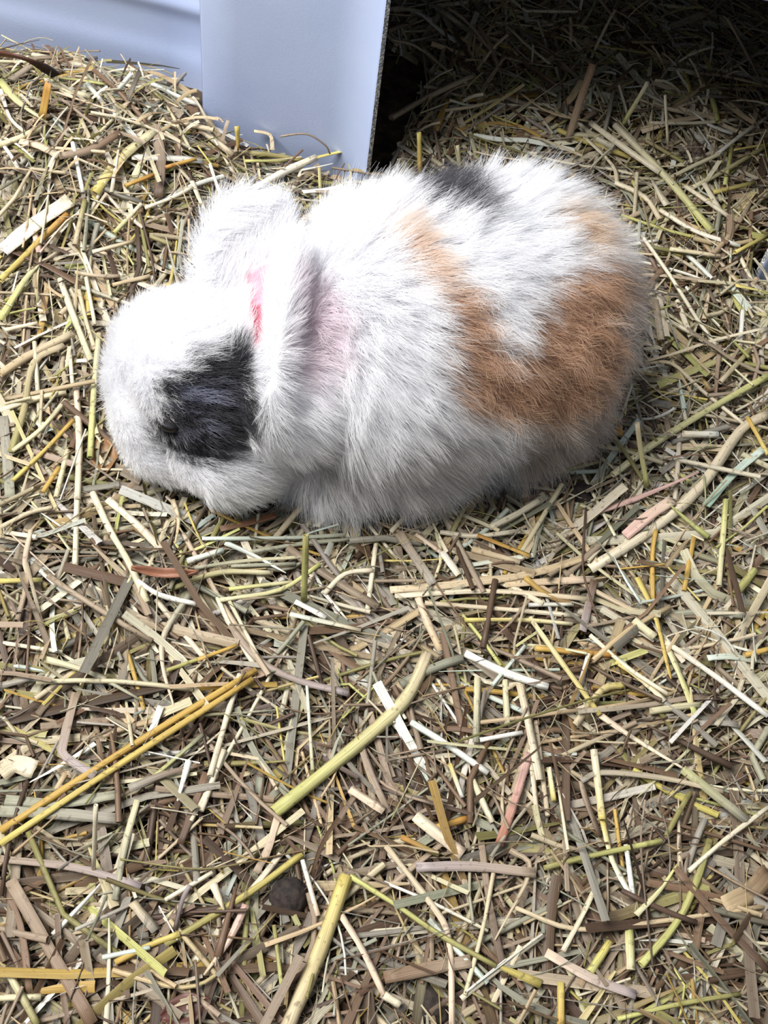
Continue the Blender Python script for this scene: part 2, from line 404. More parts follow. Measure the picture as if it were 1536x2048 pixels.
def tuft(px, py, n, L0, z0, spread, cols, wl=.0012):
    c = on_top(px, py, z0 - .006); az = rng.uniform(0, 2 * math.pi, n); el = rng.uniform(.15, 1.1, n)
    d = np.stack([np.cos(az) * np.cos(el), np.sin(az) * np.cos(el), np.sin(el)], -1)
    ln = rng.uniform(.5, 1.1, n) * L0; t = np.linspace(0, 1, 5)[None, :, None]
    st = c + np.concatenate([rng.normal(0, spread, (n, 2)), np.zeros((n, 1))], 1)
    Pn = st[:, None, :] + d[:, None, :] * ln[:, None, None] * t; Pn[..., 2] -= (t[..., 0] ** 2) * ln[:, None] * .35
    ok = ~tub_clip(Pn[..., 0], Pn[..., 1]).any(1); Pn = Pn[ok]; n = len(Pn)
    cc = np.array([PAL[k] for k in cols])[rng.integers(0, len(cols), n)]
    return [sweep(Pn, np.full((n, 5), wl / 2) * rng.uniform(.5, 1.6, (n, 1)), 'b', rng.normal(0, .6, n), cc, cc, rng.random(n) * 9)]
for a in ((100, 190, 60, .03), (250, 230, 70, .028), (330, 250, 60, .028), (60, 260, 50, .03), (180, 300, 50, .03), (480, 300, 50, .02), (620, 330, 50, .02),
          (440, 262, 40, .022), (540, 292, 40, .018), (700, 340, 40, .02), (1000, 130, 40, .05), (1150, 120, 40, .045), (1380, 160, 60, .04), (900, 200, 40, .045), (1250, 60, 40, .05), (850, 300, 60, .03), (1450, 260, 60, .03)):
    allp += tuft(a[0], a[1], a[2], a[3], .0, .014, ['cream', 'tan', 'beige', 'taupe', 'brown', 'olive'])
hay = link('loose_straw', sweep_mesh('loose_straw', allp), STRAW)
props(hay, 'deep mass of chopped straw and hay covering the whole floor', 'straw bedding', kind='stuff')

# ---------------------------------------------------------------- single straws lying on top
CN = dict(white='white', mint='pale mint', cream='cream', peach='peach', pink='pinkish', pale='pale green-yellow', lime='lime-yellow', yellow='yellow',
          gold='golden', amber='amber', olive='olive', tan='tan', beige='beige', taupe='taupe', grey='grey', lilac='lilac-grey', sage='sage-grey',
          green='blue-green', brown='brown', umber='dark brown', rust='rust-red', dark='blackish brown')
NM = {'s': 'straw_stem', 'b': 'hay_blade', 'f': 'hay_blade', 't': 'grass_stalk'}
CT = {'s': 'straw', 'b': 'hay', 'f': 'hay', 't': 'grass stalk'}
ORD = [0]
def one(pts, wpx, kind, colA, label, colB=None, lift=.0, taper=0, group=None, ends=0.0, lifts=None):
    ORD[0] += 1
    K = max(5, 4 * len(pts) - 3)
    n = len(pts)
    w3 = []
    for i, (a, b) in enumerate(pts):
        l = lift + .002 + (.0012 * ((ORD[0] * 7) % 5)) / 3
        if lifts: l += lifts[i]
        w3.append(on_top(a, b, l))
    if any(q in label for q in ('standing', 'sticking up', 'against the front panel', 'rising in the mouth', 'upright in the doorway', 'upright right behind', 'upright behind', 'doorway, at the right', 'end of the doorway')):
        ib = max(range(n), key=lambda i: pts[i][1]); yb = w3[ib][1]
        sb = np.dot(w3[ib] - B0, WD); db = np.dot(w3[ib] - B0, WN)
        if 0 < sb < PANEL and db > -.012: yb -= db + .012
        for i, (a, b) in enumerate(pts):
            dd = ray(a, b); w3[i] = cC + dd * ((yb + .02 * (i != ib) * (pts[ib][1] - b) / 200 - (cC[1])) / dd[1])
            w3[i][2] = max(w3[i][2], .012)
    Pn = catmull(w3, K)
    dep = float((Pn[K // 2] - cC) @ cF)
    hw = wpx * dep / F_PX / 2
    t = np.linspace(0, 1, K); prof = np.ones(K)
    if taper == 1: prof = 1 - .75 * t ** 1.6
    if taper == 2: prof = .35 + .65 * np.sin(math.pi * (t * .9 + .08)) ** .7
    prof = prof * (1 + .06 * np.sin(t * 9 + ORD[0]) + .05 * np.sin(t * 23 + 2 * ORD[0]))
    base = Pn.mean(0); base[2] = Pn[:, 2].min()
    cA = PAL[colA][None]; cB = PAL[colB or colA][None]
    S = sweep((Pn - base)[None], (hw * prof)[None] * (1 if kind != 't' else .8), kind, np.array([rng.normal(0, .18)]), cA, cB, np.array([ORD[0] * .37]))
    o = link(NM[kind], sweep_mesh(NM[kind], [S]), STRAW); o.location = base
    if kind != 't':
        md = o.modifiers.new('thickness', 'SOLIDIFY'); md.thickness = .00025; md.offset = 0
    props(o, label, CT[kind], group)
    return o
form = {'s': 'straw stem', 'b': 'flat hay blade', 'f': 'flat hay blade', 't': 'thin stalk'}
def tr(pts, w, kind, col, where, colB=None, **k):
    L = sum(math.dist(pts[i], pts[i + 1]) for i in range(len(pts) - 1))
    size = 'long' if L > 260 else ('short' if L < 95 else '')
    wide = 'wide' if w >= 18 else ('' if w >= 7 else 'narrow')
    c = CN[col] + (' to ' + CN[colB] if colB and CN[colB] != CN[col] else '')
    lab = ' '.join(x for x in (size, wide, c, form[kind], where) if x)
    if len(lab.replace('-', ' ').split()) > 16: lab = ' '.join(x for x in (size, wide, CN[col], form[kind], where) if x)
    if len(lab.replace('-', ' ').split()) > 16: lab = ' '.join(x for x in (CN[col], form[kind], where) if x)
    one(pts, w, kind, col, lab, colB, **k)
exec_list = [
 # foreground left
 ([(0, 1662), (250, 1500), (512, 1340)], 14, 's', 'gold', 'running in from the left edge, upper of the touching pair', None),
 ([(0, 1688), (250, 1522), (505, 1358)], 14, 's', 'yellow', 'running in from the left edge, lower of the touching pair', 'gold'),
 ([(548, 1625), (700, 1502), (808, 1402), (856, 1308)], 27, 's', 'lime', 'bent near its top end, in the middle of the foreground', 'beige'),
 ([(572, 2060), (640, 1900), (692, 1752)], 30, 's', 'beige', 'right of the round dropping, reaching the bottom edge', 'yellow'),
 ([(330, 1890), (500, 1785), (604, 1708)], 13, 's', 'olive', 'ending at the top left of the round dropping', 'yellow'),
 ([(225, 1940), (365, 1975), (450, 1935), (550, 1828)], 10, 'b', 'tan', 'curved like a bowl below the round dropping', 'olive'),
 ([(0, 1548), (30, 1528), (70, 1540)], 36, 'f', 'beige', 'torn at its end, on the left edge above the golden pair', 'cream'),
 ([(10, 1600), (120, 1606), (240, 1588)], 20, 'f', 'sage', 'just under the golden pair, upper of two grey blades', None),
 ([(0, 1622), (120, 1628), (242, 1638)], 22, 'f', 'sage', 'just under the golden pair, lower of two grey blades', 'grey'),
 ([(192, 1610), (187, 1740)], 8, 's', 'cream', 'standing upright below the golden pair', None),
 ([(275, 1600), (250, 1690), (230, 1800)], 13, 'b', 'pale', 'upright, in the lower left foreground', 'sage'),
 ([(378, 1520), (355, 1602)], 14, 'b', 'white', 'leaning, between the golden pair and the bent stem', None),
 ([(448, 1500), (402, 1622)], 12, 's', 'cream', 'leaning, left of the lower end of the bent stem', None),
 ([(258, 1578), (330, 1548), (405, 1530)], 18, 'b', 'grey', 'lying right of the golden pair', 'brown'),
 ([(412, 1545), (385, 1620), (360, 1688)], 14, 'f', 'brown', 'crossing other blades in the lower left', 'umber'),
 ([(0, 1718), (150, 1735), (282, 1772)], 15, 'f', 'taupe', 'from the left edge, above the lower left corner', 'lilac'),
 ([(240, 1718), (400, 1738), (520, 1718), (612, 1700)], 6, 't', 'olive', 'sagging above the round dropping', 'brown'),
 ([(330, 1800), (425, 1745)], 9, 's', 'cream', 'left of the round dropping, pointing up right', None),
 ([(20, 1760), (100, 1900), (185, 2048)], 24, 'f', 'taupe', 'slanting through the lower left corner', 'brown'),
 ([(0, 1760), (40, 1850), (60, 1990)], 14, 'f', 'brown', 'hugging the left edge near the bottom', None),
 ([(265, 1805), (312, 1862)], 20, 'b', 'beige', 'cut square, in the lower left foreground', 'grey'),
 ([(426, 1768), (448, 1820)], 18, 'b', 'cream', 'torn upright piece left of the round dropping', 'beige'),
 ([(492, 1810), (455, 1885), (408, 1950)], 16, 'b', 'pink', 'doubled, below and left of the round dropping', 'beige'),
 ([(605, 1720), (636, 1832)], 9, 's', 'white', 'touching the right side of the round dropping', 'peach'),
 ([(548, 1850), (565, 1985)], 8, 's', 'olive', 'dropping straight down below the round dropping', 'lime'),
 ([(682, 1830), (725, 1900), (768, 1990)], 13, 'b', 'peach', 'right of the thick bottom stem', None),
 ([(700, 1578), (768, 1622)], 18, 'b', 'peach', 'right of the lower end of the bent stem', None),
 ([(556, 1632), (535, 1700), (512, 1745)], 15, 'f', 'peach', 'hanging down from the lower end of the bent stem', 'taupe'),
 ([(15, 1945), (45, 1995), (75, 2050)], 15, 's', 'pale', 'in the lower left corner', 'olive'),
 ([(0, 1996), (82, 1994)], 12, 's', 'pale', 'level, on the left edge near the bottom', None),
 ([(230, 1925), (300, 1890), (360, 1868)], 12, 's', 'gold', 'half buried in the lower left foreground', 'yellow'),
 ([(205, 1915), (300, 1895)], 9, 's', 'mint', 'level, in the lower left foreground', None),
 ([(318, 1812), (355, 1880)], 5, 't', 'white', 'leaning, in the lower left foreground', None),
 ([(350, 1860), (365, 1800), (380, 1770)], 9, 'b', 'dark', 'stiff, upright in the lower left foreground', 'lilac'),
 ([(480, 1690), (400, 1745), (560, 1680)], 5, 't', 'beige', 'folded back on itself left of the bent stem', None),
 # middle left
 ([(480, 1348), (455, 1430), (420, 1552)], 11, 's', 'cream', 'leaning away from the tip of the golden pair', None),
 ([(614, 1372), (625, 1540)], 6, 's', 'mint', 'upright, left of the thick bent stem', 'pale'),
 ([(750, 1372), (685, 1437)], 6, 't', 'lime', 'above the thick bent stem', None),
 ([(322, 1412), (298, 1478)], 13, 'f', 'white', 'split, resting above the golden pair', None),
 ([(212, 1435), (275, 1475), (300, 1510)], 5, 't', 'cream', 'curving down behind the golden pair', None),
 ([(280, 1500), (400, 1526)], 5, 't', 'white', 'lying over the golden pair', None),
 ([(152, 1385), (128, 1480), (130, 1512), (190, 1552)], 18, 'f', 'taupe', 'bent, above the golden pair on the left', 'lilac'),
 ([(300, 1560), (405, 1470)], 8, 's', 'lime', 'passing under the golden pair', 'sage'),
 ([(90, 1318), (180, 1345), (282, 1400)], 13, 'b', 'pale', 'slanting down towards the golden pair', 'sage'),
 ([(0, 1285), (125, 1304)], 8, 's', 'cream', 'from the left edge in the middle of the picture', None),
 ([(0, 1372), (90, 1350)], 14, 'b', 'grey', 'on the left edge above the golden pair', None),
 ([(395, 1320), (475, 1290)], 8, 's', 'gold', 'above the tip of the golden pair', None),
 ([(378, 1190), (330, 1265), (325, 1330), (350, 1420)], 13, 'b', 'sage', 'curved like a bow, left of the centre', 'peach'),
 ([(460, 1250), (520, 1322), (600, 1362), (697, 1386)], 14, 'b', 'taupe', 'curving above the thick bent stem', 'lilac'),
 ([(435, 1195), (462, 1255), (512, 1335)], 9, 's', 'cream', 'leaning towards the tip of the golden pair', None),
 ([(455, 1195), (515, 1310)], 7, 's', 'pale', 'beside a like cream stem over the golden tip', 'cream'),
 ([(590, 1203), (652, 1235)], 10, 'b', 'white', 'in the middle, below the upright olive stem', None),
 ([(645, 1182), (695, 1240)], 10, 'b', 'white', 'in the middle, pointing down right', 'cream'),
 ([(580, 1228), (722, 1260)], 10, 'b', 'mint', 'level, in the middle of the picture', 'beige'),
 ([(752, 1088), (735, 1222)], 9, 's', 'cream', 'upright, below the rabbit\'s chest', None),
 ([(648, 1188), (690, 1148), (745, 1140)], 10, 's', 'cream', 'arched, below the rabbit\'s chest', None),
 ([(458, 1178), (585, 1164)], 8, 's', 'lime', 'level, left of the upright olive stem', 'pale'),
 ([(0, 1162), (85, 1160)], 11, 's', 'yellow', 'on the left edge, level with the curled leaf', 'olive'),
 ([(275, 1162), (320, 1190), (392, 1208)], 10, 's', 'white', 'just under the curled rust leaf', None),
 ([(340, 1178), (440, 1145), (545, 1146)], 11, 's', 'olive', 'bent, right of the curled rust leaf', 'pale'),
 ([(612, 1070), (608, 1200)], 12, 's', 'olive', 'standing upright under the rabbit\'s neck', 'lime'),
 ([(404, 1077), (560, 1076), (690, 1070)], 8, 's', 'mint', 'level below the rabbit\'s head, topmost of the row', 'sage'),
 ([(375, 1122), (446, 1100)], 12, 's', 'white', 'bright, below the rabbit\'s cheek', 'mint'),
 ([(450, 1085), (510, 1112), (572, 1146)], 10, 'b', 'mint', 'slanting through the row below the rabbit\'s head', 'white'),
 ([(500, 1104), (600, 1088), (700, 1078)], 9, 's', 'sage', 'level below the rabbit\'s head, second of the row', None),
 ([(388, 1136), (490, 1122), (605, 1114)], 8, 's', 'sage', 'level below the rabbit\'s head, third of the row', 'pale'),
 ([(440, 1200), (560, 1180), (640, 1128)], 9, 's', 'pale', 'rising behind the upright olive stem', 'lime'),
 ([(462, 1132), (590, 1128)], 8, 's', 'sage', 'level below the rabbit\'s head, fourth of the row', None),
 ([(185, 985), (220, 1060), (255, 1120), (295, 1205)], 13, 's', 'cream', 'running down from beneath the rabbit\'s chin', 'pale'),
 ([(155, 985), (152, 1080), (150, 1152)], 12, 'b', 'cream', 'upright, left of the rabbit\'s chin', None),
 ([(215, 998), (275, 1050), (332, 1108)], 15, 'b', 'cream', 'below the rabbit\'s chin, pointing down right', 'peach'),
 ([(0, 1055), (60, 1025), (105, 1015)], 10, 's', 'beige', 'curved, on the left edge below the rabbit\'s chin', None),
 ([(22, 1068), (110, 1150)], 5, 't', 'peach', 'on the left, below the rabbit\'s chin', None),
 ([(62, 1060), (50, 1120), (55, 1160), (35, 1240)], 10, 'b', 'peach', 'crinkled, near the left edge', 'taupe'),
 ([(165, 1240), (170, 1180), (220, 1095)], 6, 't', 'umber', 'curving up towards the rabbit\'s chin', None),
 ([(165, 1240), (180, 1300), (215, 1335)], 6, 't', 'umber', 'curving down on the left of the centre', None),
 ([(345, 1000), (357, 1040), (350, 1088)], 10, 'b', 'beige', 'curled, hanging under the rabbit\'s muzzle', 'tan'),
 ([(440, 1058), (500, 1045), (550, 1030)], 14, 'f', 'brown', 'torn, under the rabbit\'s cheek', 'rust'),
 ([(160, 1370), (235, 1255), (210, 1350)], 5, 't', 'beige', 'hooked, left of the centre', None),
 # left side beside the head
 ([(120, 558), (150, 640), (182, 722)], 13, 's', 'cream', 'pointing down at the rabbit\'s forehead', 'pale'),
 ([(158, 580), (172, 640), (190, 700)], 8, 's', 'beige', 'beside the cream stem by the rabbit\'s forehead', None),
 ([(172, 555), (190, 650)], 8, 's', 'cream', 'upright, above the rabbit\'s forehead', None),
 ([(198, 668), (188, 780), (180, 915)], 12, 's', 'pale', 'running down the left side of the rabbit\'s face', 'lime'),
 ([(140, 706), (145, 772)], 8, 's', 'cream', 'upright, left of the rabbit\'s face', None),
 ([(152, 768), (158, 880), (155, 1000)], 13, 's', 'peach', 'upright, left of the rabbit\'s muzzle', 'cream'),
 ([(0, 822), (60, 800), (132, 784)], 12, 's', 'cream', 'from the left edge beside the rabbit\'s face', 'pale'),
 ([(25, 902), (80, 860), (132, 800)], 10, 's', 'pale', 'slanting up, left of the rabbit\'s face', None),
 ([(147, 840), (90, 900), (25, 962)], 9, 's', 'gold', 'slanting, left of the rabbit\'s muzzle', 'yellow'),
 ([(118, 935), (85, 985)], 9, 's', 'gold', 'leaning, left of the rabbit\'s chin', None),
 ([(135, 900), (112, 995)], 10, 's', 'pale', 'leaning, just left of the amber leaf', None),
 ([(6, 832), (15, 920), (20, 995)], 20, 'f', 'grey', 'on the left edge beside the rabbit\'s muzzle', 'sage'),
 ([(172, 858), (120, 1000)], 4, 't', 'white', 'thread-like, left of the amber leaf', None),
 ([(0, 748), (60, 710), (145, 668)], 18, 's', 'tan', 'from the left edge towards the rabbit\'s face', 'beige'),
 ([(128, 690), (68, 725), (48, 820), (22, 905)], 13, 'b', 'beige', 'sharply bent, left of the rabbit\'s face', 'olive'),
 ([(10, 660), (75, 646)], 8, 's', 'cream', 'level, near the left edge above the tan stem', None),
 ([(0, 632), (40, 622), (72, 616)], 6, 't', 'lime', 'on the left edge, level with the ear', None),
 ([(0, 640), (50, 560), (78, 530)], 15, 'b', 'lime', 'on the left edge below the golden ringed stem', 'pale'),
 ([(0, 560), (50, 512), (90, 470), (135, 428)], 14, 's', 'yellow', 'on the left edge, partly covered by a white husk', 'amber'),
 ([(5, 502), (70, 448), (140, 400)], 34, 'f', 'white', 'ragged, on the left edge below the tub', 'cream'),
 ([(62, 440), (80, 505)], 14, 'b', 'cream', 'crossing the ragged white blade', 'pink'),
 ([(25, 502), (90, 530), (165, 572)], 15, 'f', 'umber', 'lying across the left side above the rabbit\'s head', 'brown'),
 ([(150, 545), (200, 552), (240, 552)], 8, 's', 'beige', 'level, above the rabbit\'s forehead', 'taupe'),
 ([(225, 570), (300, 552)], 9, 's', 'tan', 'touching the fur of the rabbit\'s forehead', 'beige'),
 ([(185, 504), (265, 483)], 9, 's', 'cream', 'level, left of the rabbit\'s ear', 'tan'),
 ([(228, 466), (283, 408)], 9, 's', 'lime', 'pointing up right, left of the rabbit\'s ear', 'cream'),
 ([(170, 400), (150, 490)], 11, 's', 'olive', 'upright, left of the rabbit\'s ear', 'beige'),
 ([(280, 425), (300, 500), (310, 560)], 7, 't', 'umber', 'upright, close left of the rabbit\'s ear', None),
 ([(150, 570), (235, 600), (285, 618)], 8, 's', 'sage', 'sloping to the rabbit\'s forehead', 'cream'),
 ([(80, 505), (150, 430), (215, 445)], 6, 't', 'peach', 'arched, above the dark brown blade', None),
 # upper left heap
 ([(190, 385), (240, 318), (308, 262)], 20, 'b', 'yellow', 'broad and bright, on the heap below the tub', 'pale', ),
 ([(0, 160), (35, 202), (95, 245)], 17, 'b', 'lime', 'on the left edge, at the top of the heap', 'pale'),
 ([(97, 165), (84, 236)], 17, 'f', 'amber', 'standing on top of the heap by the tub', 'gold'),
 ([(92, 148), (130, 178), (180, 192)], 13, 'b', 'pale', 'on the crest of the heap, near the tub wall', None),
 ([(110, 155), (160, 160), (210, 168)], 10, 'b', 'olive', 'along the foot of the ribbed wall', 'lime'),
 ([(88, 158), (150, 198)], 7, 's', 'cream', 'below the olive blade on the crest', None),
 ([(40, 282), (80, 292), (118, 312)], 20, 'b', 'peach', 'arched, on the left part of the heap', 'beige'),
 ([(118, 312), (180, 300), (240, 265)], 16, 'b', 'taupe', 'continuing the arch over the heap', 'brown'),
 ([(308, 250), (322, 320), (315, 395)], 20, 'f', 'taupe', 'cracked, hanging down the heap', 'umber'),
 ([(145, 284), (155, 330), (166, 385)], 8, 's', 'white', 'upright, in the middle of the heap', None),
 ([(382, 206), (402, 262)], 18, 'f', 'brown', 'leaning on the corner of the front panel', 'umber'),
 ([(400, 258), (466, 310)], 12, 's', 'cream', 'at the lower left corner of the front panel', 'beige'),
 ([(302, 166), (345, 188), (395, 210)], 9, 's', 'mint', 'sloping down to the front panel\'s corner', 'white'),
 ([(235, 182), (264, 146)], 10, 's', 'mint', 'sticking up before the ribbed wall', 'white', ),
 ([(255, 200), (280, 142)], 13, 'f', 'grey', 'sticking up beside the mint stem', 'dark'),
 ([(0, 290), (40, 275), (80, 255)], 12, 's', 'pale', 'on the left edge, below the heap\'s crest', None),
 ([(2, 180), (20, 235), (50, 265)], 7, 's', 'white', 'on the left edge of the heap, bent', 'cream'),
 ([(474, 252), (476, 302)], 11, 'b', 'yellow', 'standing upright against the front panel', 'gold', ),
 ([(485, 392), (560, 348), (632, 315)], 16, 's', 'white', 'lying behind the rabbit\'s far ear', 'cream'),
 ([(632, 315), (720, 294)], 8, 'b', 'yellow', 'pointing at the sawn edge, behind the ear', 'lime'),
 ([(605, 384), (660, 378), (705, 364)], 12, 'b', 'white', 'between the ears and the back', None),
 ([(384, 362), (402, 405), (422, 438)], 10, 'b', 'cream', 'left of the rabbit\'s ear, leaning', 'pale'),
 ([(420, 328), (428, 352), (440, 388)], 6, 's', 'white', 'above the rabbit\'s far ear', None),
 ([(395, 292), (422, 328)], 5, 't', 'yellow', 'below the front panel\'s left corner', None),
 ([(290, 416), (345, 395), (385, 374)], 8, 's', 'cream', 'left of the rabbit\'s ear, pointing up right', None),
 ([(250, 372), (310, 348)], 10, 's', 'gold', 'under the cracked taupe blade', 'amber'),
 ([(330, 335), (392, 318)], 8, 's', 'amber', 'right of the cracked taupe blade', 'gold'),
 ([(508, 262), (540, 270), (545, 300)], 8, 'f', 'beige', 'bent, at the foot of the front panel', None),
 ([(560, 273), (612, 268), (650, 290), (660, 308)], 5, 't', 'taupe', 'arched against the front panel', 'umber', ),
 ([(490, 322), (575, 322)], 6, 's', 'lime', 'level, below the front panel', 'olive'),
 ([(345, 490), (300, 470), (390, 480)], 10, 's', 'olive', 'beside the far ear\'s fur', 'taupe'),
 # behind and right of the rabbit
 ([(1230, 250), (1330, 352), (1426, 466)], 16, 's', 'cream', 'in front of the doorway, right of the rabbit', 'lime'),
 ([(1180, 245), (1255, 300), (1320, 345)], 13, 's', 'cream', 'in front of the doorway, ending by the lime-tipped stem', None),
 ([(1246, 248), (1272, 205), (1296, 164)], 9, 's', 'lime', 'rising in the mouth of the doorway', 'cream', ),
 ([(1330, 190), (1336, 290)], 6, 's', 'cream', 'upright in the doorway', None, ),
 ([(1300, 246), (1390, 246), (1475, 239)], 7, 's', 'cream', 'level across the doorway', None),
 ([(1430, 312), (1480, 272), (1536, 234)], 8, 's', 'white', 'rising to the right edge at the doorway', 'cream'),
 ([(1358, 146), (1440, 150), (1536, 172)], 8, 'b', 'beige', 'level in the dark doorway, at the right edge', 'tan'),
 ([(1135, 282), (1158, 210), (1186, 128)], 15, 'b', 'taupe', 'standing in the dark doorway', 'brown', ),
 ([(1455, 36), (1490, 100), (1536, 190)], 9, 'b', 'taupe', 'slanting down at the right end of the doorway', 'brown'),
 ([(1450, 150), (1475, 80), (1530, 42)], 6, 't', 'beige', 'crossing the taupe blade in the doorway', None),
 ([(1450, 145), (1536, 95)], 6, 's', 'cream', 'at the right edge inside the doorway', None),
 ([(782, 236), (860, 192), (945, 152)], 13, 's', 'taupe', 'inside the doorway near the sawn edge', 'beige'),
 ([(885, 20), (950, 70), (1010, 114), (1110, 135)], 10, 'b', 'beige', 'deep inside the dark doorway', 'taupe'),
 ([(1010, 110), (975, 165), (955, 200)], 9, 'b', 'beige', 'below the one deepest in the doorway', 'taupe'),
 ([(785, 80), (835, 95), (905, 150)], 7, 't', 'beige', 'near the sawn edge inside the doorway', None),
 ([(890, 221), (950, 212), (1010, 195)], 7, 's', 'beige', 'just inside the doorway, behind the rabbit', None),
 ([(1035, 182), (1100, 225), (1190, 245)], 8, 'b', 'tan', 'sloping in the doorway, behind the rump', None),
 ([(1160, 265), (1225, 330), (1235, 370)], 10, 'b', 'cream', 'between the doorway and the rump', 'beige'),
 ([(838, 265), (840, 345)], 9, 's', 'yellow', 'upright right behind the rabbit\'s back', 'gold', ),
 ([(915, 290), (922, 340)], 9, 'b', 'pale', 'upright behind the dark back patch', 'lime', ),
 ([(1050, 330), (1052, 308)], 6, 's', 'lime', 'peeping over the rump', None),
 ([(1230, 365), (1290, 395), (1320, 440)], 11, 's', 'cream', 'right of the rump, bent', 'beige'),
 ([(1265, 362), (1285, 400)], 8, 's', 'lime', 'right of the rump, pointing down', 'yellow'),
 ([(1320, 420), (1390, 462), (1480, 492)], 9, 's', 'cream', 'below the lime-tipped stem', 'white'),
 ([(1370, 372), (1460, 435)], 9, 's', 'cream', 'right of the lime-tipped stem', None),
 ([(1408, 366), (1440, 420)], 12, 'b', 'cream', 'short of the right jamb', None),
 ([(1340, 498), (1440, 512)], 9, 's', 'pale', 'level, right of the rump', 'beige'),
 ([(1385, 375), (1460, 335), (1536, 290)], 10, 's', 'pale', 'rising to the right edge above the jamb', 'olive'),
 ([(1465, 290), (1450, 370)], 9, 'b', 'olive', 'upright near the right edge', 'lime', ),
 ([(1425, 385), (1510, 365)], 9, 's', 'yellow', 'beside the right jamb', 'olive'),
 ([(1465, 300), (1536, 288)], 8, 'b', 'yellow', 'at the right edge, in front of the doorway', None),
 ([(1470, 505), (1536, 470)], 9, 's', 'yellow', 'just below the right jamb', 'olive'),
 ([(1225, 495), (1316, 480)], 8, 'b', 'white', 'beside the tail', None),
 ([(1186, 420), (1220, 428)], 10, 's', 'white', 'close to the rump', None),
 ([(1250, 548), (1340, 552), (1430, 565)], 10, 'b', 'beige', 'level, right of the tail', 'taupe'),
 ([(1470, 570), (1536, 585)], 12, 'b', 'yellow', 'on the right edge, level with the tail', 'lime'),
 ([(1310, 600), (1322, 680)], 13, 'b', 'taupe', 'right of the tan flank', 'beige'),
 ([(1335, 640), (1400, 675)], 9, 's', 'cream', 'right of the tan flank, pointing down right', None),
 ([(1292, 722), (1355, 705), (1430, 680), (1536, 655)], 8, 'f', 'beige', 'frayed grass head reaching the right edge', 'cream'),
 ([(1290, 726), (1345, 728), (1400, 778), (1492, 852)], 8, 's', 'tan', 'angled, crossing the long pale stem', 'cream'),
 ([(1225, 950), (1310, 886), (1430, 812), (1536, 752)], 15, 's', 'pale', 'running from the hind leg to the right edge', 'lime'),
 ([(1274, 846), (1282, 905), (1294, 970)], 11, 's', 'beige', 'standing by the yellow leaf', 'lime'),
 ([(1366, 868), (1436, 869)], 14, 's', 'cream', 'cut level, right of the rabbit', 'white'),
 ([(1412, 1012), (1470, 945), (1530, 895)], 16, 'f', 'green', 'at the right edge, level with the rabbit\'s belly', 'mint'),
 ([(1180, 1138), (1300, 1062), (1400, 975), (1480, 862), (1536, 828)], 20, 'b', 'cream', 'below right of the rabbit, reaching the right edge', 'beige'),
 ([(1170, 1030), (1270, 998), (1398, 945)], 14, 'b', 'pink', 'above the long cream blade', None),
 ([(1250, 1072), (1300, 1030), (1345, 1000)], 22, 'f', 'pink', 'torn, lying on the long cream blade', 'peach'),
 ([(1440, 690), (1432, 780), (1435, 870)], 9, 'b', 'taupe', 'upright near the right edge, under the grass head', 'brown'),
 ([(1495, 835), (1520, 880), (1536, 910)], 9, 's', 'gold', 'on the right edge, above the blue-green blade', 'yellow'),
 ([(1255, 735), (1303, 745)], 8, 's', 'pale', 'beside the haunch fur', None),
 ([(1235, 725), (1290, 685)], 7, 's', 'beige', 'touching the haunch fur', None),
 ([(1440, 765), (1500, 700)], 10, 's', 'beige', 'above the long pale stem', 'olive'),
 # middle right
 ([(780, 1180), (900, 1170), (1060, 1148), (1192, 1108)], 16, 'f', 'beige', 'in the level bundle right of the centre, topmost', 'tan'),
 ([(790, 1192), (980, 1182), (1185, 1198)], 12, 'b', 'cream', 'in the level bundle right of the centre, second', 'beige'),
 ([(850, 1206), (1000, 1218), (1160, 1232)], 10, 's', 'beige', 'in the level bundle right of the centre, third', 'cream'),
 ([(1010, 1168), (1190, 1158)], 14, 'f', 'tan', 'in the level bundle, at its right end', 'peach'),
 ([(930, 1240), (1050, 1240), (1145, 1248)], 8, 's', 'yellow', 'lowest of the level bundle', 'pale'),
 ([(1050, 1155), (1095, 1190), (1158, 1212)], 13, 's', 'gold', 'crossing the level bundle', 'brown'),
 ([(955, 1070), (1005, 1090), (1060, 1112)], 12, 'b', 'amber', 'below the rabbit\'s belly', 'gold'),
 ([(880, 1064), (950, 1072), (1025, 1064)], 10, 's', 'cream', 'just below the rabbit\'s belly', None),
 ([(944, 1098), (1040, 1125)], 14, 's', 'tan', 'under the amber blade', 'beige'),
 ([(797, 1065), (830, 1115), (866, 1168)], 18, 'f', 'taupe', 'below the rabbit\'s chest', 'grey'),
 ([(832, 1068), (890, 1110)], 10, 'b', 'peach', 'below the rabbit\'s belly, pointing down right', None),
 ([(884, 1104), (918, 1150)], 15, 'b', 'white', 'upright between belly and level bundle', 'cream'),
 ([(835, 1192), (855, 1245), (882, 1302)], 15, 'b', 'peach', 'left of the bright white blade, bent', 'tan'),
 ([(980, 1055), (1030, 1030), (1076, 1002)], 13, 's', 'cream', 'at the right end of the belly', None),
 ([(1172, 1015), (1166, 1110), (1170, 1160), (1198, 1245)], 7, 't', 'umber', 'kinked, crossing the level bundle', None),
 ([(1128, 1150), (1126, 1220), (1118, 1292)], 7, 't', 'umber', 'upright through the level bundle', None),
 ([(1188, 1160), (1165, 1262)], 15, 'f', 'brown', 'at the right end of the level bundle', 'lilac'),
 ([(830, 1352), (920, 1285), (1012, 1228), (1048, 1145)], 6, 't', 'dark', 'rising over the level bundle', 'taupe'),
 ([(930, 1306), (1010, 1345), (1096, 1374)], 17, 's', 'white', 'brightest straw right of the centre', None),
 ([(985, 1370), (1050, 1292)], 7, 's', 'mint', 'crossing the brightest white straw', None),
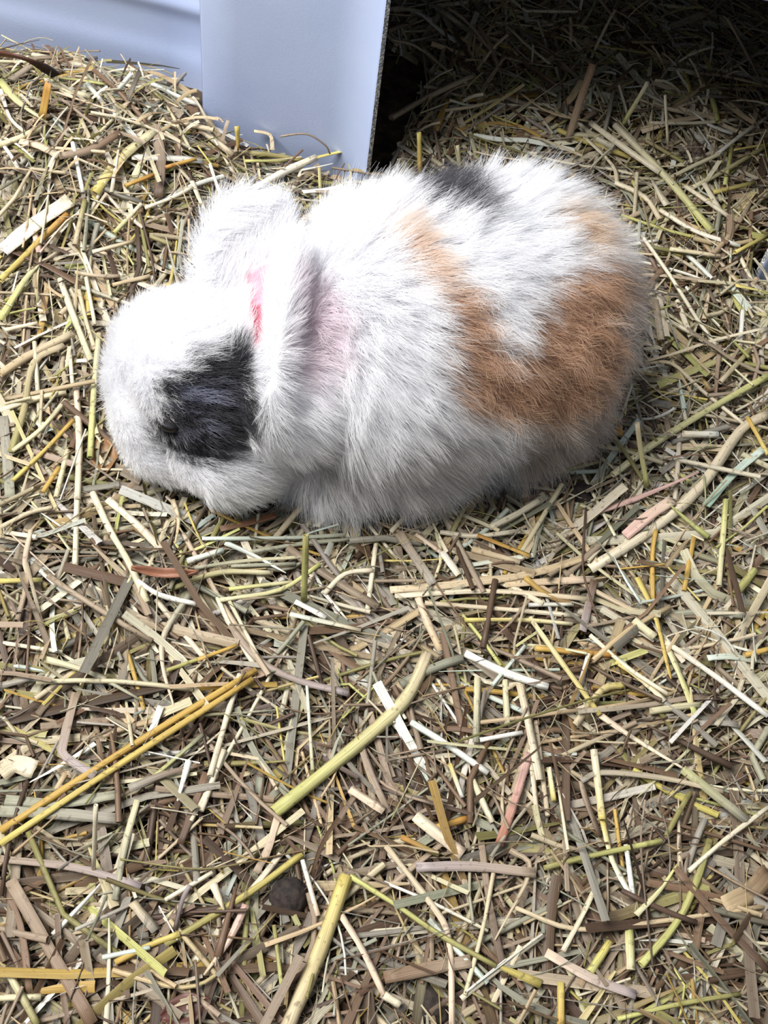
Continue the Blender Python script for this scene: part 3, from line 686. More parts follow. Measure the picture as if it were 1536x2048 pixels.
 ([(822, 1444), (895, 1490), (976, 1546)], 13, 's', 'mint', 'right of the thick bent stem', 'white'),
 ([(1275, 1155), (1310, 1230), (1335, 1330), (1342, 1358)], 14, 'b', 'yellow', 'running down right of the level bundle', 'gold'),
 ([(1312, 1060), (1305, 1110), (1306, 1202)], 9, 's', 'gold', 'upright, below the torn pink blade', None),
 ([(1388, 1075), (1368, 1182)], 10, 's', 'gold', 'upright, second below the torn pink blade', None),
 ([(1452, 1000), (1438, 1172)], 12, 's', 'lime', 'upright near the right edge', 'pale'),
 ([(1330, 1128), (1400, 1202)], 6, 't', 'yellow', 'slanting right of the golden uprights', None),
 ([(1330, 1128), (1240, 1138)], 5, 't', 'gold', 'level, above the yellow blade', None),
 ([(1330, 1282), (1360, 1350), (1392, 1430)], 15, 'b', 'pale', 'below the yellow blade', 'lime'),
 ([(1332, 1284), (1430, 1352), (1536, 1432)], 12, 's', 'cream', 'running to the right edge below the yellow blade', 'white'),
 ([(1180, 1270), (1255, 1335), (1335, 1388)], 9, 's', 'cream', 'slanting right of the kinked stalk', None),
 ([(1070, 1296), (1150, 1304), (1232, 1310)], 12, 's', 'gold', 'level, below the level bundle', 'amber'),
 ([(1060, 1235), (1120, 1320), (1200, 1430)], 11, 's', 'pale', 'crossing under the level golden stem', 'yellow'),
 ([(925, 1230), (965, 1280), (1002, 1332)], 7, 's', 'lime', 'above the brightest white straw', None),
 ([(955, 1355), (952, 1485)], 14, 'b', 'pale', 'upright below the brightest white straw', 'sage'),
 ([(1040, 1368), (1058, 1450), (1080, 1560)], 18, 'b', 'beige', 'upright, right of the mint straw', 'cream'),
 ([(1010, 1360), (1015, 1450)], 12, 's', 'pale', 'upright, between two wider blades', None),
 ([(1232, 1322), (1285, 1360), (1330, 1402)], 14, 'b', 'yellow', 'below the level golden stem', 'cream'),
 ([(1415, 1316), (1460, 1313), (1512, 1322)], 13, 'f', 'mint', 'near the right edge, lying level', 'sage'),
 ([(1490, 1310), (1540, 1298)], 11, 's', 'gold', 'on the right edge by the level mint blade', None),
 ([(1268, 1240), (1310, 1275)], 18, 's', 'pale', 'cut, beside the yellow blade', None),
 ([(1200, 1430), (1270, 1478), (1380, 1545)], 13, 'b', 'peach', 'long slope on the lower right', 'cream'),
 ([(960, 1480), (1045, 1465)], 8, 's', 'white', 'short of the peach upright', None),
 ([(1150, 1450), (1205, 1380), (1250, 1370)], 14, 'b', 'beige', 'left of the yellow cut blade', 'yellow'),
 ([(1470, 1190), (1510, 1140)], 16, 's', 'olive', 'by the right edge above the mint blade', 'lime'),
 # foreground right
 ([(832, 1734), (950, 1733), (1072, 1746)], 19, 'f', 'lilac', 'level, in the lower right of the centre', 'taupe'),
 ([(1088, 1736), (1180, 1712), (1322, 1682)], 11, 's', 'olive', 'rising from the lilac blade', 'lime'),
 ([(1188, 1500), (1200, 1600), (1205, 1640)], 15, 's', 'cream', 'upper part of the tall foreground stem', 'yellow'),
 ([(1205, 1640), (1225, 1720), (1262, 1792)], 14, 'b', 'yellow', 'lower part of the tall foreground stem', 'white'),
 ([(1252, 1690), (1266, 1792)], 11, 's', 'white', 'upright, right of the tall foreground stem', None),
 ([(1162, 1562), (1205, 1545), (1320, 1555), (1446, 1582)], 12, 'b', 'grey', 'crossing the tall foreground stem', 'beige'),
 ([(1162, 1562), (1172, 1600), (1200, 1672)], 12, 'b', 'taupe', 'beside the tall foreground stem', 'umber'),
 ([(830, 1632), (880, 1672), (926, 1708)], 24, 'b', 'cream', 'square cut, above the lilac blade', 'peach'),
 ([(866, 1658), (936, 1636)], 15, 's', 'gold', 'lying on the square cut cream blade', 'amber'),
 ([(803, 1674), (878, 1710)], 10, 's', 'amber', 'left of the square cut cream blade', 'olive'),
 ([(700, 1752), (800, 1815), (880, 1870), (992, 1932)], 10, 's', 'lime', 'slanting through the lower middle', 'olive'),
 ([(768, 1764), (870, 1808), (976, 1862)], 6, 's', 'white', 'above the slanting lime stem', 'cream'),
 ([(772, 1692), (862, 1808), (898, 1880), (904, 2052)], 12, 'b', 'beige', 'bending down to the bottom edge', 'peach'),
 ([(1030, 1815), (1150, 1858), (1300, 1845), (1536, 1812)], 10, 's', 'beige', 'sagging across the lower right', 'tan'),
 ([(1198, 1758), (1165, 1830), (1126, 1902)], 10, 'b', 'pale', 'upright over the sagging stem', 'cream'),
 ([(1272, 1830), (1320, 1780), (1355, 1728)], 12, 'b', 'pale', 'right of the white upright stem', 'lime'),
 ([(1282, 1930), (1350, 1850), (1390, 1770), (1420, 1680)], 15, 's', 'lime', 'rising on the lower right', 'olive'),
 ([(1092, 1905), (1180, 1955), (1272, 1990)], 20, 'f', 'peach', 'pointed, in the lower right foreground', 'lilac'),
 ([(922, 1998), (1000, 1935), (1086, 1870)], 11, 'b', 'cream', 'left of the pointed peach blade', None),
 ([(768, 1955), (870, 1935), (942, 1922)], 26, 'f', 'brown', 'level, in the lower middle', 'taupe'),
 ([(1350, 1735), (1440, 1840), (1536, 1940)], 15, 'f', 'brown', 'slanting to the right edge near the bottom', 'umber'),
 ([(1450, 1815), (1500, 1785), (1540, 1745)], 42, 'f', 'tan', 'broad husk on the right edge near the bottom', 'brown'),
 ([(1378, 1742), (1450, 1680), (1536, 1615)], 9, 's', 'cream', 'rising to the right edge in the foreground', None),
 ([(1235, 2038), (1360, 2008), (1480, 1988)], 9, 's', 'lime', 'near the bottom right corner', 'olive'),
 ([(1180, 1945), (1220, 1884)], 16, 's', 'lime', 'cut, under the sagging stem', 'yellow'),
 ([(1258, 1858), (1262, 1940)], 17, 'b', 'lime', 'hanging below the sagging stem', 'pale'),
 ([(1122, 1965), (1122, 2050)], 15, 's', 'yellow', 'upright on the bottom edge', 'gold'),
 ([(998, 1690), (1030, 1600), (1058, 1505)], 17, 'f', 'rust', 'upright, above the lilac blade', 'pink'),
 ([(1062, 1500), (1070, 1590), (1080, 1652)], 15, 'b', 'cream', 'upright, right of the rust-red blade', 'peach'),
 ([(1098, 1535), (1108, 1602)], 10, 's', 'cream', 'short upright left of the grey crossing blade', 'yellow'),
 ([(900, 1528), (925, 1595)], 9, 's', 'yellow', 'upright below the mint straw', 'white'),
 ([(945, 1560), (985, 1645)], 12, 's', 'pale', 'leaning below the mint straw', 'cream'),
 ([(1332, 1672), (1380, 1585)], 10, 's', 'olive', 'leaning, right of the tall foreground stem', None),
 ([(962, 1680), (978, 1800), (1010, 1955)], 13, 'f', 'taupe', 'passing beneath the lilac blade', 'umber'),
 ([(990, 1730), (965, 1860), (930, 1990)], 8, 's', 'beige', 'leaning beneath the lilac blade', 'pale'),
 ([(1012, 1918), (930, 1985), (1085, 1868)], 4, 't', 'white', 'doubling the cream blade in the foreground', None),
 ([(1020, 1700), (1060, 1740), (990, 1880)], 12, 'b', 'taupe', 'folded under the lilac blade', 'beige'),
 ([(1290, 1600), (1282, 1700), (1305, 1930)], 7, 't', 'taupe', 'long and wavy in the lower right', 'dark'),
 ([(1215, 1740), (1210, 1850), (1150, 1950), (1090, 2045)], 7, 't', 'taupe', 'winding down to the bottom edge', 'umber'),
 ([(768, 1990), (800, 2010)], 16, 's', 'cream', 'by the dark clump on the bottom edge', None),
]
for e in exec_list: tr(*e[:5], colB=e[5], taper=(1 if e[2] == 'b' and e[1] > 8 and (e[0][0][0] % 3 == 0) else 0))
n_hero = len(exec_list)

# remaining single straws: all over the top of the bedding, described by what one can find beside them
MARKS = [(260, 200, 'near the ribbed wall of the tub'), (560, 300, 'at the foot of the front panel'), (1000, 160, 'inside the dark doorway'), (1380, 230, 'in the mouth of the doorway'),
         (120, 450, 'on the left above the rabbit\'s head'), (1400, 480, 'right of the rump'), (100, 720, 'left of the rabbit\'s face'), (1400, 760, 'right of the tan flank'),
         (100, 1080, 'left of the curled leaf'), (480, 1140, 'below the rabbit\'s head'), (860, 1100, 'below the rabbit\'s belly'), (1300, 1120, 'by the upright golden stems'),
         (250, 1350, 'above the golden pair'), (620, 1350, 'above the thick bent stem'), (950, 1300, 'around the brightest white straw'), (1350, 1400, 'near the right edge in the middle'),
         (120, 1600, 'under the golden pair'), (450, 1650, 'left of the thick bent stem\'s foot'), (780, 1580, 'right of the thick bent stem'), (1150, 1600, 'around the tall foreground stem'), (1420, 1650, 'on the right side of the foreground'),
         (120, 1900, 'in the bottom left corner'), (480, 1900, 'around the round dropping'), (800, 1880, 'right of the thick bottom stem'), (1130, 1900, 'along the sagging stem'), (1430, 1930, 'in the bottom right corner')]
_, (Pn, half, idx, cA, cB, kk, roll, seed) = loose(230, -.30, .22, .05, .72, ['s', 'b', 's', 'f'], .0022, .036, (.0175, .0205), tilt=.04, visible_only=True)
seen = set()
cnt = 0
for i in range(len(Pn)):
    if cnt >= 120: break
    kd = 'sbsf'[kk[i]]; base = Pn[i].mean(0); base[2] = Pn[i][:, 2].min()
    uv, _d = project(Pn[i].mean(0)[None]); uv = uv[0]
    if under_rabbit(Pn[i][:, 0], Pn[i][:, 1]).any(): continue
    mk = min(MARKS, key=lambda m: (m[0] - uv[0]) ** 2 + (m[1] - uv[1]) ** 2)[2]
    S = sweep((Pn[i] - base)[None], half[i][None], kd, roll[i:i + 1] * .4, cA[i:i + 1], cB[i:i + 1], seed[i:i + 1])
    d = uv - project(Pn[i][:1])[0][0]; ang = abs(math.degrees(math.atan2(-d[1], d[0]))) % 180; sl = -d[1] / (d[0] + 1e-6)
    lie = 'lying level' if abs(sl) < .36 else ('lying upright' if abs(sl) > 2.7 else ('leaning right' if sl > 0 else 'leaning left'))
    ln = np.linalg.norm(Pn[i][-1] - Pn[i][0]); sz = 'small' if ln < .027 else ('longish' if ln > .05 else 'middling')
    lab = f"{sz} {CN[MIX_R[idx[i]]]} {form[kd]}, {lie}, {mk}"
    if lab in seen: continue
    o = link(NM[kd], sweep_mesh(NM[kd], [S]), STRAW); o.location = base
    md = o.modifiers.new('thickness', 'SOLIDIFY'); md.thickness = .00025; md.offset = 0
    props(o, lab, CT[kd], 'loose straws ' + mk)
    cnt += 1; seen.add(lab)

# ---------------------------------------------------------------- leaves, droppings, clumps
def leaf(name, px, py, lx, ly, ang, col, label, curl=.3, lift=.004, tip=1.0):
    c = on_top(px, py, lift); s = float((c - cC) @ cF) / F_PX; bm = bmesh.new(); n, m = 12, 6; g = []
    for i in range(n + 1):
        t = i / n; wv = math.sin(math.pi * min(max(t, .02), .985)) ** .65 * (1 - .25 * t); row = []
        for j in range(m + 1):
            v = (j / m - .5) * 2
            x = (t - .5) * lx * s; y = v * wv * ly * s / 2 * (1 + .06 * math.sin(9 * t + 3 * v))
            z = curl * ly * s * (v * v * .5 - .25 * (1 - abs(v)) * .4) + curl * lx * s * .5 * (t - .5) ** 2
            row.append(bm.verts.new((x, y, z + .0004 * math.sin(13 * t + 5 * v))))
        g.append(row)
    for i in range(n):
        for j in range(m): bm.faces.new((g[i][j], g[i + 1][j], g[i + 1][j + 1], g[i][j + 1]))
    o = bm_obj(name, bm, plain(name + '_skin', col, .5, .35, 260)); o.location = c; o.rotation_euler = (0, 0, ang)
    md = o.modifiers.new('thickness', 'SOLIDIFY'); md.thickness = .0004
    props(o, label, 'leaf'); return o
leaf('dry_leaf', 1222, 846, 70, 34, -.9, (214, 160, 40), 'small amber-yellow leaf beside the rabbit\'s haunch', lift=.004)
leaf('dry_leaf', 208, 915, 80, 60, -1.2, (128, 92, 54), 'amber-brown leaf half hidden left of the rabbit\'s muzzle', lift=-.002)
leaf('curled_leaf', 330, 1150, 130, 22, .15, (142, 98, 76), 'curled rust-brown leaf strip below the rabbit\'s chin', 1.0, .005)
leaf('dry_leaf', 372, 2020, 100, 66, .5, (92, 58, 50), 'dark maroon leaf on the bottom edge, left of the thick stem', lift=.0)
leaf('dry_leaf', 512, 1385 - 40, 60, 30, .3, (150, 128, 108), 'small grey-brown leaf at the tip of the golden pair', lift=.001)

def clod(name, px, py, rpx, mat, label, cat, squash=.85, rough=.10, lift=0.0, seed=1, lumps=3):
    c = on_top(px, py, lift); s = float((c - cC) @ cF) / F_PX; r = rpx * s
    bm = bmesh.new(); bmesh.ops.create_icosphere(bm, subdivisions=4, radius=r)
    rr = random.Random(seed); ph = [[rr.uniform(0, 6) for _ in range(4)] for _ in range(3)]
    for v in bm.verts:
        d = v.co.normalized(); k = 0
        for a, p in enumerate(ph):
            f = lumps * (a + 1)
            k += math.sin(f * d.x + p[0]) * math.sin(f * d.y + p[1]) * math.sin(f * d.z + p[2]) / (a + 1)
        v.co *= 1 + rough * k; v.co.z *= squash
    o = bm_obj(name, bm, mat); o.location = (c[0], c[1], c[2] - r * .1)
    return props(o, label, cat)
clod('dropping', 578, 1794, 41, DUNG, 'round dark brown dropping left of the thick bottom stem', 'dropping', 1, .04, -.003, 3, 2)
clod('dropping', 862, 2012, 44, DUNG, 'blackish crumbly dropping on the bottom edge of the picture', 'dropping', .8, .16, -.006, 5, 5)
clod('dust_clump', 530, 1375, 30, FLUFF, 'grey-brown fluffy clump by the tip of the golden pair', 'clump', .5, .2, -.004, 7, 6)
clod('seed_clump', 1385, 300, 26, FLUFF, 'rough grey hay clump in front of the doorway', 'clump', .6, .25, -.003, 8, 7)
clod('seed_clump', 1372, 415, 24, FLUFF, 'crumbly hay clump beside the lime-tipped stem', 'clump', .6, .25, -.003, 9, 7)
clod('dropping', 1165, 985, 26, DUNG, 'small dark dropping below the haunch', 'dropping', .8, .12, -.004, 12, 4)
clod('dropping', 660, 1268, 20, DUNG, 'small brown dropping in the middle of the bedding', 'dropping', .8, .12, -.006, 13, 4)
# bark strip in the heap at the ribbed wall
def bark():
    pts = [(-40, 104, .020), (20, 108, .022), (70, 124, .018), (112, 150, .006)]
    w3 = [on_top(a, b, l) for a, b, l in pts]; Pn = catmull(w3, 14); s = .29e-3
    base = Pn.mean(0); base[2] = Pn[:, 2].min()
    cc = lin((122, 72, 56))[None]
    S = sweep((Pn - base)[None], np.full((1, 14), 9 * s), 'b', np.array([.9]), cc, lin((40, 30, 30))[None], np.array([3.]))
    o = link('bark_strip', sweep_mesh('bark_strip', [S]), STRAW); o.location = base
    md = o.modifiers.new('thickness', 'SOLIDIFY'); md.thickness = .0012
    props(o, 'red-brown curved bark strip on the left edge at the ribbed wall', 'bark')
bark()

# ---------------------------------------------------------------- the rabbit
def ell(bm, px, py, z, r, rot=0):
    c = P(px, py, z); r = np.array(r if hasattr(r, '__len__') else (r, r, r))
    mt = Matrix.Translation(c) @ Matrix.Rotation(rot, 4, 'Z') @ Matrix.Diagonal((*r, 1))
    bmesh.ops.create_uvsphere(bm, u_segments=40, v_segments=26, radius=1, matrix=mt)
def leafear(bm, pts, wid, thick, facing, cup):
    """An ear: a cupped leaf along pts (world), open side towards 'facing'."""
    Pn = catmull(pts, 22); T = np.gradient(Pn, axis=0); T /= np.linalg.norm(T, axis=1, keepdims=True)
    f = np.array(facing, float); f /= np.linalg.norm(f); rows = []
    for i in range(22):
        t = i / 21; wv = wid * (.42 + .58 * math.sin(math.pi * min(t * 1.15, 1) * .5 + .0)) * (1 if t < .6 else math.sqrt(max(1 - ((t - .6) / .405) ** 2, .02)))
        A = np.cross(T[i], f); A /= np.linalg.norm(A); N_ = np.cross(A, T[i])
        row = []
        for side in (1, -1):
            for j in range(11):
                v = (j / 10 - .5) * 2 * side
                off = cup * wv * (v * v) - side * -1 * thick * .5 * (1 - .6 * v ** 4)
                row.append(bm.verts.new(Pn[i] + A * v * wv + N_ * (cup * wv * v * v + (thick / 2 if side == -1 else -thick / 2))))
        rows.append(row)
    n = 22
    for i in range(21):
        for j in range(n):
            bm.faces.new((rows[i][j], rows[i][(j + 1) % n], rows[i + 1][(j + 1) % n], rows[i + 1][j]))
    bm.faces.new(rows[0][::-1]); bm.faces.new(rows[-1])

def rabbit():
    bm = bmesh.new()
    ell(bm, 785, 672, .078, (.053, .058, .058))       # shoulders and ribs
    ell(bm, 1005, 625, .075, (.052, .056, .055))      # rump
    ell(bm, 900, 648, .078, (.053, .056, .057))       # middle
    ell(bm, 1000, 790, .046, (.044, .028, .034), .15) # near thigh
    ell(bm, 900, 880, .026, (.034, .016, .012), .1)   # near hind foot
    ell(bm, 770, 835, .048, (.044, .032, .034))       # chest side
    ell(bm, 675, 900, .034, (.024, .024, .020))       # near foreleg root
    ell(bm, 600, 935, .022, (.022, .012, .010), .3)   # near forepaw
    ell(bm, 1180, 555, .052, (.013, .013, .013))      # tail
    ell(bm, 655, 700, .082, (.036, .040, .040))       # neck
    ell(bm, 560, 740, .084, (.034, .034, .034))
    ell(bm, 430, 745, .078, (.034, .034, .033))       # skull
    ell(bm, 355, 718, .071, (.026, .025, .025))       # forehead
    ell(bm, 318, 800, .056, (.020, .024, .024))
    ell(bm, 290, 735, .066, (.014, .015, .015))       # muzzle
    ell(bm, 322, 872, .044, (.0165, .017, .017))       # nose end
    ell(bm, 355, 900, .040, (.015, .014, .013))       # chin
    ell(bm, 455, 870, .054, (.027, .026, .026))       # near cheek
    ell(bm, 490, 905, .046, (.017, .016, .016))       # jaw tuft
    # far ear: up and back, open side facing the near ear
    leafear(bm, [P(455, 668, .096), P(458, 570, .108), P(500, 478, .118), P(566, 420, .122)], .0190, .006, (.05, -.5, .8), .14)
    # near ear: laid back beside the neck, inner side turned to the far ear
    leafear(bm, [P(548, 840, .094), P(556, 740, .110), P(568, 620, .124), P(586, 490, .130)], .0115, .005, (-.85, -.1, .45), .35)
    me = bpy.data.meshes.new('tmp'); bm.to_mesh(me); bm.free()
    o = bpy.data.objects.new('tmp', me); C.objects.link(o)
    md = o.modifiers.new('r', 'REMESH'); md.mode = 'VOXEL'; md.voxel_size = .0018
    sm = o.modifiers.new('s', 'SMOOTH'); sm.factor = .5; sm.iterations = 5
    dg = bpy.context.evaluated_depsgraph_get(); ev = o.evaluated_get(dg)
    body = bpy.data.meshes.new_from_object(ev); bpy.data.objects.remove(o)
    body.name = 'rabbit'
    return body
body = rabbit()
body.polygons.foreach_set('use_smooth', np.ones(len(body.polygons), bool))

def poly_sd(uv, poly):
    """signed distance (positive inside), in picture pixels of the photograph used as a measuring grid"""
    p = np.array(poly, float); q = np.roll(p, -1, 0); d2 = np.full(len(uv), 1e18); ins = np.zeros(len(uv), bool)
    for a, b in zip(p, q):
        e = b - a; w_ = uv - a; t = np.clip((w_ @ e) / (e @ e), 0, 1)[:, None]
        d2 = np.minimum(d2, ((w_ - t * e) ** 2).sum(1))
        c = (a[1] > uv[:, 1]) != (b[1] > uv[:, 1])
        xi = a[0] + (uv[:, 1] - a[1]) / (b[1] - a[1] + 1e-12) * (b[0] - a[0])
        ins ^= c & (uv[:, 0] < xi)
    return np.where(ins, 1, -1) * np.sqrt(d2)
def sstep(x, a, b): t = np.clip((x - a) / (b - a), 0, 1); return t * t * (3 - 2 * t)
FACE = [(392, 686), (415, 705), (440, 712), (462, 676), (492, 668), (506, 730), (500, 790), (522, 828), (520, 862), (492, 878), (470, 912), (430, 930), (378, 920), (330, 892), (298, 852), (322, 836), (352, 812), (322, 786), (318, 762), (352, 752), (392, 742), (400, 715)]
BACK = [(822, 356), (866, 330), (925, 335), (960, 372), (998, 425), (940, 412), (882, 398), (836, 384)]
TAN = [(902, 572), (950, 592), (972, 650), (988, 712), (1040, 730), (1072, 655), (1098, 590), (1142, 552), (1222, 520), (1246, 580), (1222, 640), (1226, 720), (1190, 800), (1100, 838), (1000, 826), (925, 812), (905, 740), (918, 660)]
TANS = [(800, 432), (838, 440), (870, 500), (915, 575), (925, 640), (905, 620), (868, 560), (826, 492)]
RUMP = [(1120, 400), (1180, 425), (1235, 480), (1190, 490), (1140, 450)]
SIDE = [(1200, 520), (1330, 500), (1330, 800), (1180, 930), (1030, 960), (1050, 850), (1180, 800), (1215, 700)]
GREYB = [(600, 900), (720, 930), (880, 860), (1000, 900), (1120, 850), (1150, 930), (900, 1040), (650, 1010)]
PINKF = [(590, 520), (650, 560), (700, 640), (690, 720), (630, 800), (600, 740), (600, 620)]
SLIT = [(492, 556), (520, 530), (550, 522), (550, 565), (536, 620), (528, 680), (508, 698), (498, 640)]
SLIT_D = [(502, 610), (522, 610), (524, 672), (508, 690), (502, 650)]
def coat(p, nrm, wob=9.0):
    """fur colour for a root point p on the coat; patterned patches only on the side that faces the camera"""
    uv, _ = project(p); n = len(p)
    uv = uv + rng.normal(0, wob, (n, 2)) + 10 * np.stack([np.sin(p[:, 0] * 900 + p[:, 2] * 500), np.cos(p[:, 1] * 800 + p[:, 2] * 700)], -1)
    v = p - cC; v /= np.linalg.norm(v, axis=1, keepdims=True); face = (-(v * nrm).sum(1) > -.5).astype(float)
    col = np.tile(lin((253, 253, 255)), (n, 1)) * rng.uniform(.94, 1.0, (n, 1))
    def mix(c, wgt):
        nonlocal col
        wgt = (wgt * face)[:, None]; col = col * (1 - wgt) + np.asarray(c) * wgt
    mix(lin((232, 214, 222)), .55 * sstep(poly_sd(uv, PINKF), -25, 25))
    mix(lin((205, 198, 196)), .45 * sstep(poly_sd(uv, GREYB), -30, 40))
    mix(lin((196, 180, 168)), .75 * sstep(poly_sd(uv, SIDE), -25, 25))
    mix(lin((226, 196, 160)), .75 * sstep(poly_sd(uv, RUMP), -20, 14))
    mix(lin((238, 208, 180)), .85 * sstep(poly_sd(uv, TANS), -16, 14))
    k = (.5 + .5 * np.sin(uv[:, 0] * .09) * np.sin(uv[:, 1] * .11))[:, None]
    tan = lin((188, 146, 116)) * (1 - k) + lin((226, 192, 160)) * k
    mix(tan, .97 * sstep(poly_sd(uv, TAN), -18, 12))
    mix(lin((58, 56, 68)), .95 * sstep(poly_sd(uv, BACK), -12, 8))
    streak = np.exp(-((uv[:, 1] - (790 - .05 * (uv[:, 0] - 400))) / 16) ** 2) * sstep(uv[:, 0], 340, 380) * (1 - sstep(uv[:, 0], 430, 480))
    streak2 = .6 * np.exp(-((uv[:, 1] - (862 - .25 * (uv[:, 0] - 390))) / 9) ** 2) * sstep(uv[:, 0], 340, 370) * (1 - sstep(uv[:, 0], 430, 460))
    st = np.clip(1.3 * streak + 1.3 * streak2, 0, 1)[:, None]
    blk = lin((38, 36, 46)) * (1 - st) + lin((160, 162, 184)) * st
    mix(blk, .97 * sstep(poly_sd(uv, FACE), -9, 9))
    return col, uv, face
nv = len(body.vertices); bv = np.empty(nv * 3); body.vertices.foreach_get('co', bv); bv = bv.reshape(-1, 3)
bn = np.empty(nv * 3); body.vertices.foreach_get('normal', bn); bn = bn.reshape(-1, 3)
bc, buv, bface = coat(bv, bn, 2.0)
buv0, _ = project(bv)
sl = sstep(poly_sd(buv0, SLIT), -5, 3)[:, None] * bface[:, None]; sd = sstep(poly_sd(buv0, SLIT_D), -6, 6)[:, None]
bc = bc * .92 * (1 - sl) + (lin((222, 150, 164)) * (1 - sd) + lin((150, 66, 84)) * sd) * sl
at = body.attributes.new('col', 'FLOAT_COLOR', 'POINT'); at.data.foreach_set('color', np.concatenate([bc, np.ones((nv, 1))], 1).astype(np.float32).ravel())
m, nt, b = new_mat('rabbit_skin'); a = nt.nodes.new('ShaderNodeAttribute'); a.attribute_name = 'col'
nt.links.new(a.outputs['Color'], b.inputs['Base Color']); b.inputs['Roughness'].default_value = .8
b.inputs['Subsurface Weight'].default_value = .15; b.inputs['Subsurface Radius'].default_value = (.003, .001, .001)
bun = empty('rabbit', tuple(P(800, 760, .02)))
props(bun, 'fluffy white rabbit with a black eye patch and tan flank markings, nosing in straw', 'rabbit')
inv = Matrix.Translation(bun.location).inverted()
bo = link('body', body, m); bo.parent = bun; bo.matrix_parent_inverse = inv

# eye: a dark, half closed eye on the near side of the face
def eye():
    c = None
    dirv = ray(338, 851); dirv /= np.linalg.norm(dirv)
    hit = bo_bvh.ray_cast(Vector(cC), Vector(dirv))
    c = np.array(hit[0]); n_ = np.array(hit[1])
    bm = bmesh.new(); bmesh.ops.create_uvsphere(bm, u_segments=24, v_segments=16, radius=.0042)
    mm, nt, b = new_mat('eye'); b.inputs['Base Color'].default_value = (.006, .005, .006, 1); b.inputs['Roughness'].default_value = .06
    e = bm_obj('eye', bm, mm); e.location = c - n_ * .0014; e.scale = (1.15, 1, .72)
    e.parent = bun; e.matrix_parent_inverse = inv; e['label'] = 'dark glossy eye inside the black patch'
    bm = bmesh.new(); bmesh.ops.create_uvsphere(bm, u_segments=20, v_segments=10, radius=.0047)
    bmesh.ops.delete(bm, geom=[v for v in bm.verts if v.co.z < .0012], context='VERTS')
    lid = bm_obj('eyelid', bm, plain('eyelid_skin', (40, 36, 42), .7, .2)); lid.location = c - n_ * .0018; lid.scale = (1.15, 1, .72)
    md = lid.modifiers.new('t', 'SOLIDIFY'); md.thickness = .0005
    lid.parent = bun; lid.matrix_parent_inverse = inv
    # the other eye, mirrored across the head
    a0, a1 = P(430, 745, .078), P(322, 862, .05); ax = (a1 - a0) * [1, 1, 0]; ax /= np.linalg.norm(ax); sd_ = np.array([-ax[1], ax[0], 0])
    mir = c - 2 * sd_ * np.dot(c - a0, sd_); out = -np.sign(np.dot(c - a0, sd_)) * sd_
    near = bo_bvh.find_nearest(Vector(mir + out * .03 + np.array([0, 0, -.022])))
    e2 = bpy.data.objects.new('eye', e.data); C.objects.link(e2); e2.scale = e.scale
    e2.location = near[0] - near[1] * .0018; e2.parent = bun; e2.matrix_parent_inverse = inv
    # nose
    dirv = ray(258, 938); hit = bo_bvh.ray_cast(Vector(cC), Vector(dirv).normalized())
    if hit[0]:
        bm = bmesh.new(); bmesh.ops.create_uvsphere(bm, u_segments=20, v_segments=12, radius=.0028)
        ns = bm_obj('nose', bm, plain('nose_skin', (226, 170, 176), .5, .1)); ns.location = Vector(hit[0]) + Vector((-.001, 0, -.001)); ns.scale = (.8, 1.2, .7)
        ns.parent = bun; ns.matrix_parent_inverse = inv; ns['label'] = 'small pale pink nose'
    return c
from mathutils.bvhtree import BVHTree
bo_bvh = BVHTree.FromPolygons([Vector(v) for v in bv], [tuple(p.vertices) for p in body.polygons])
EYE = eye()

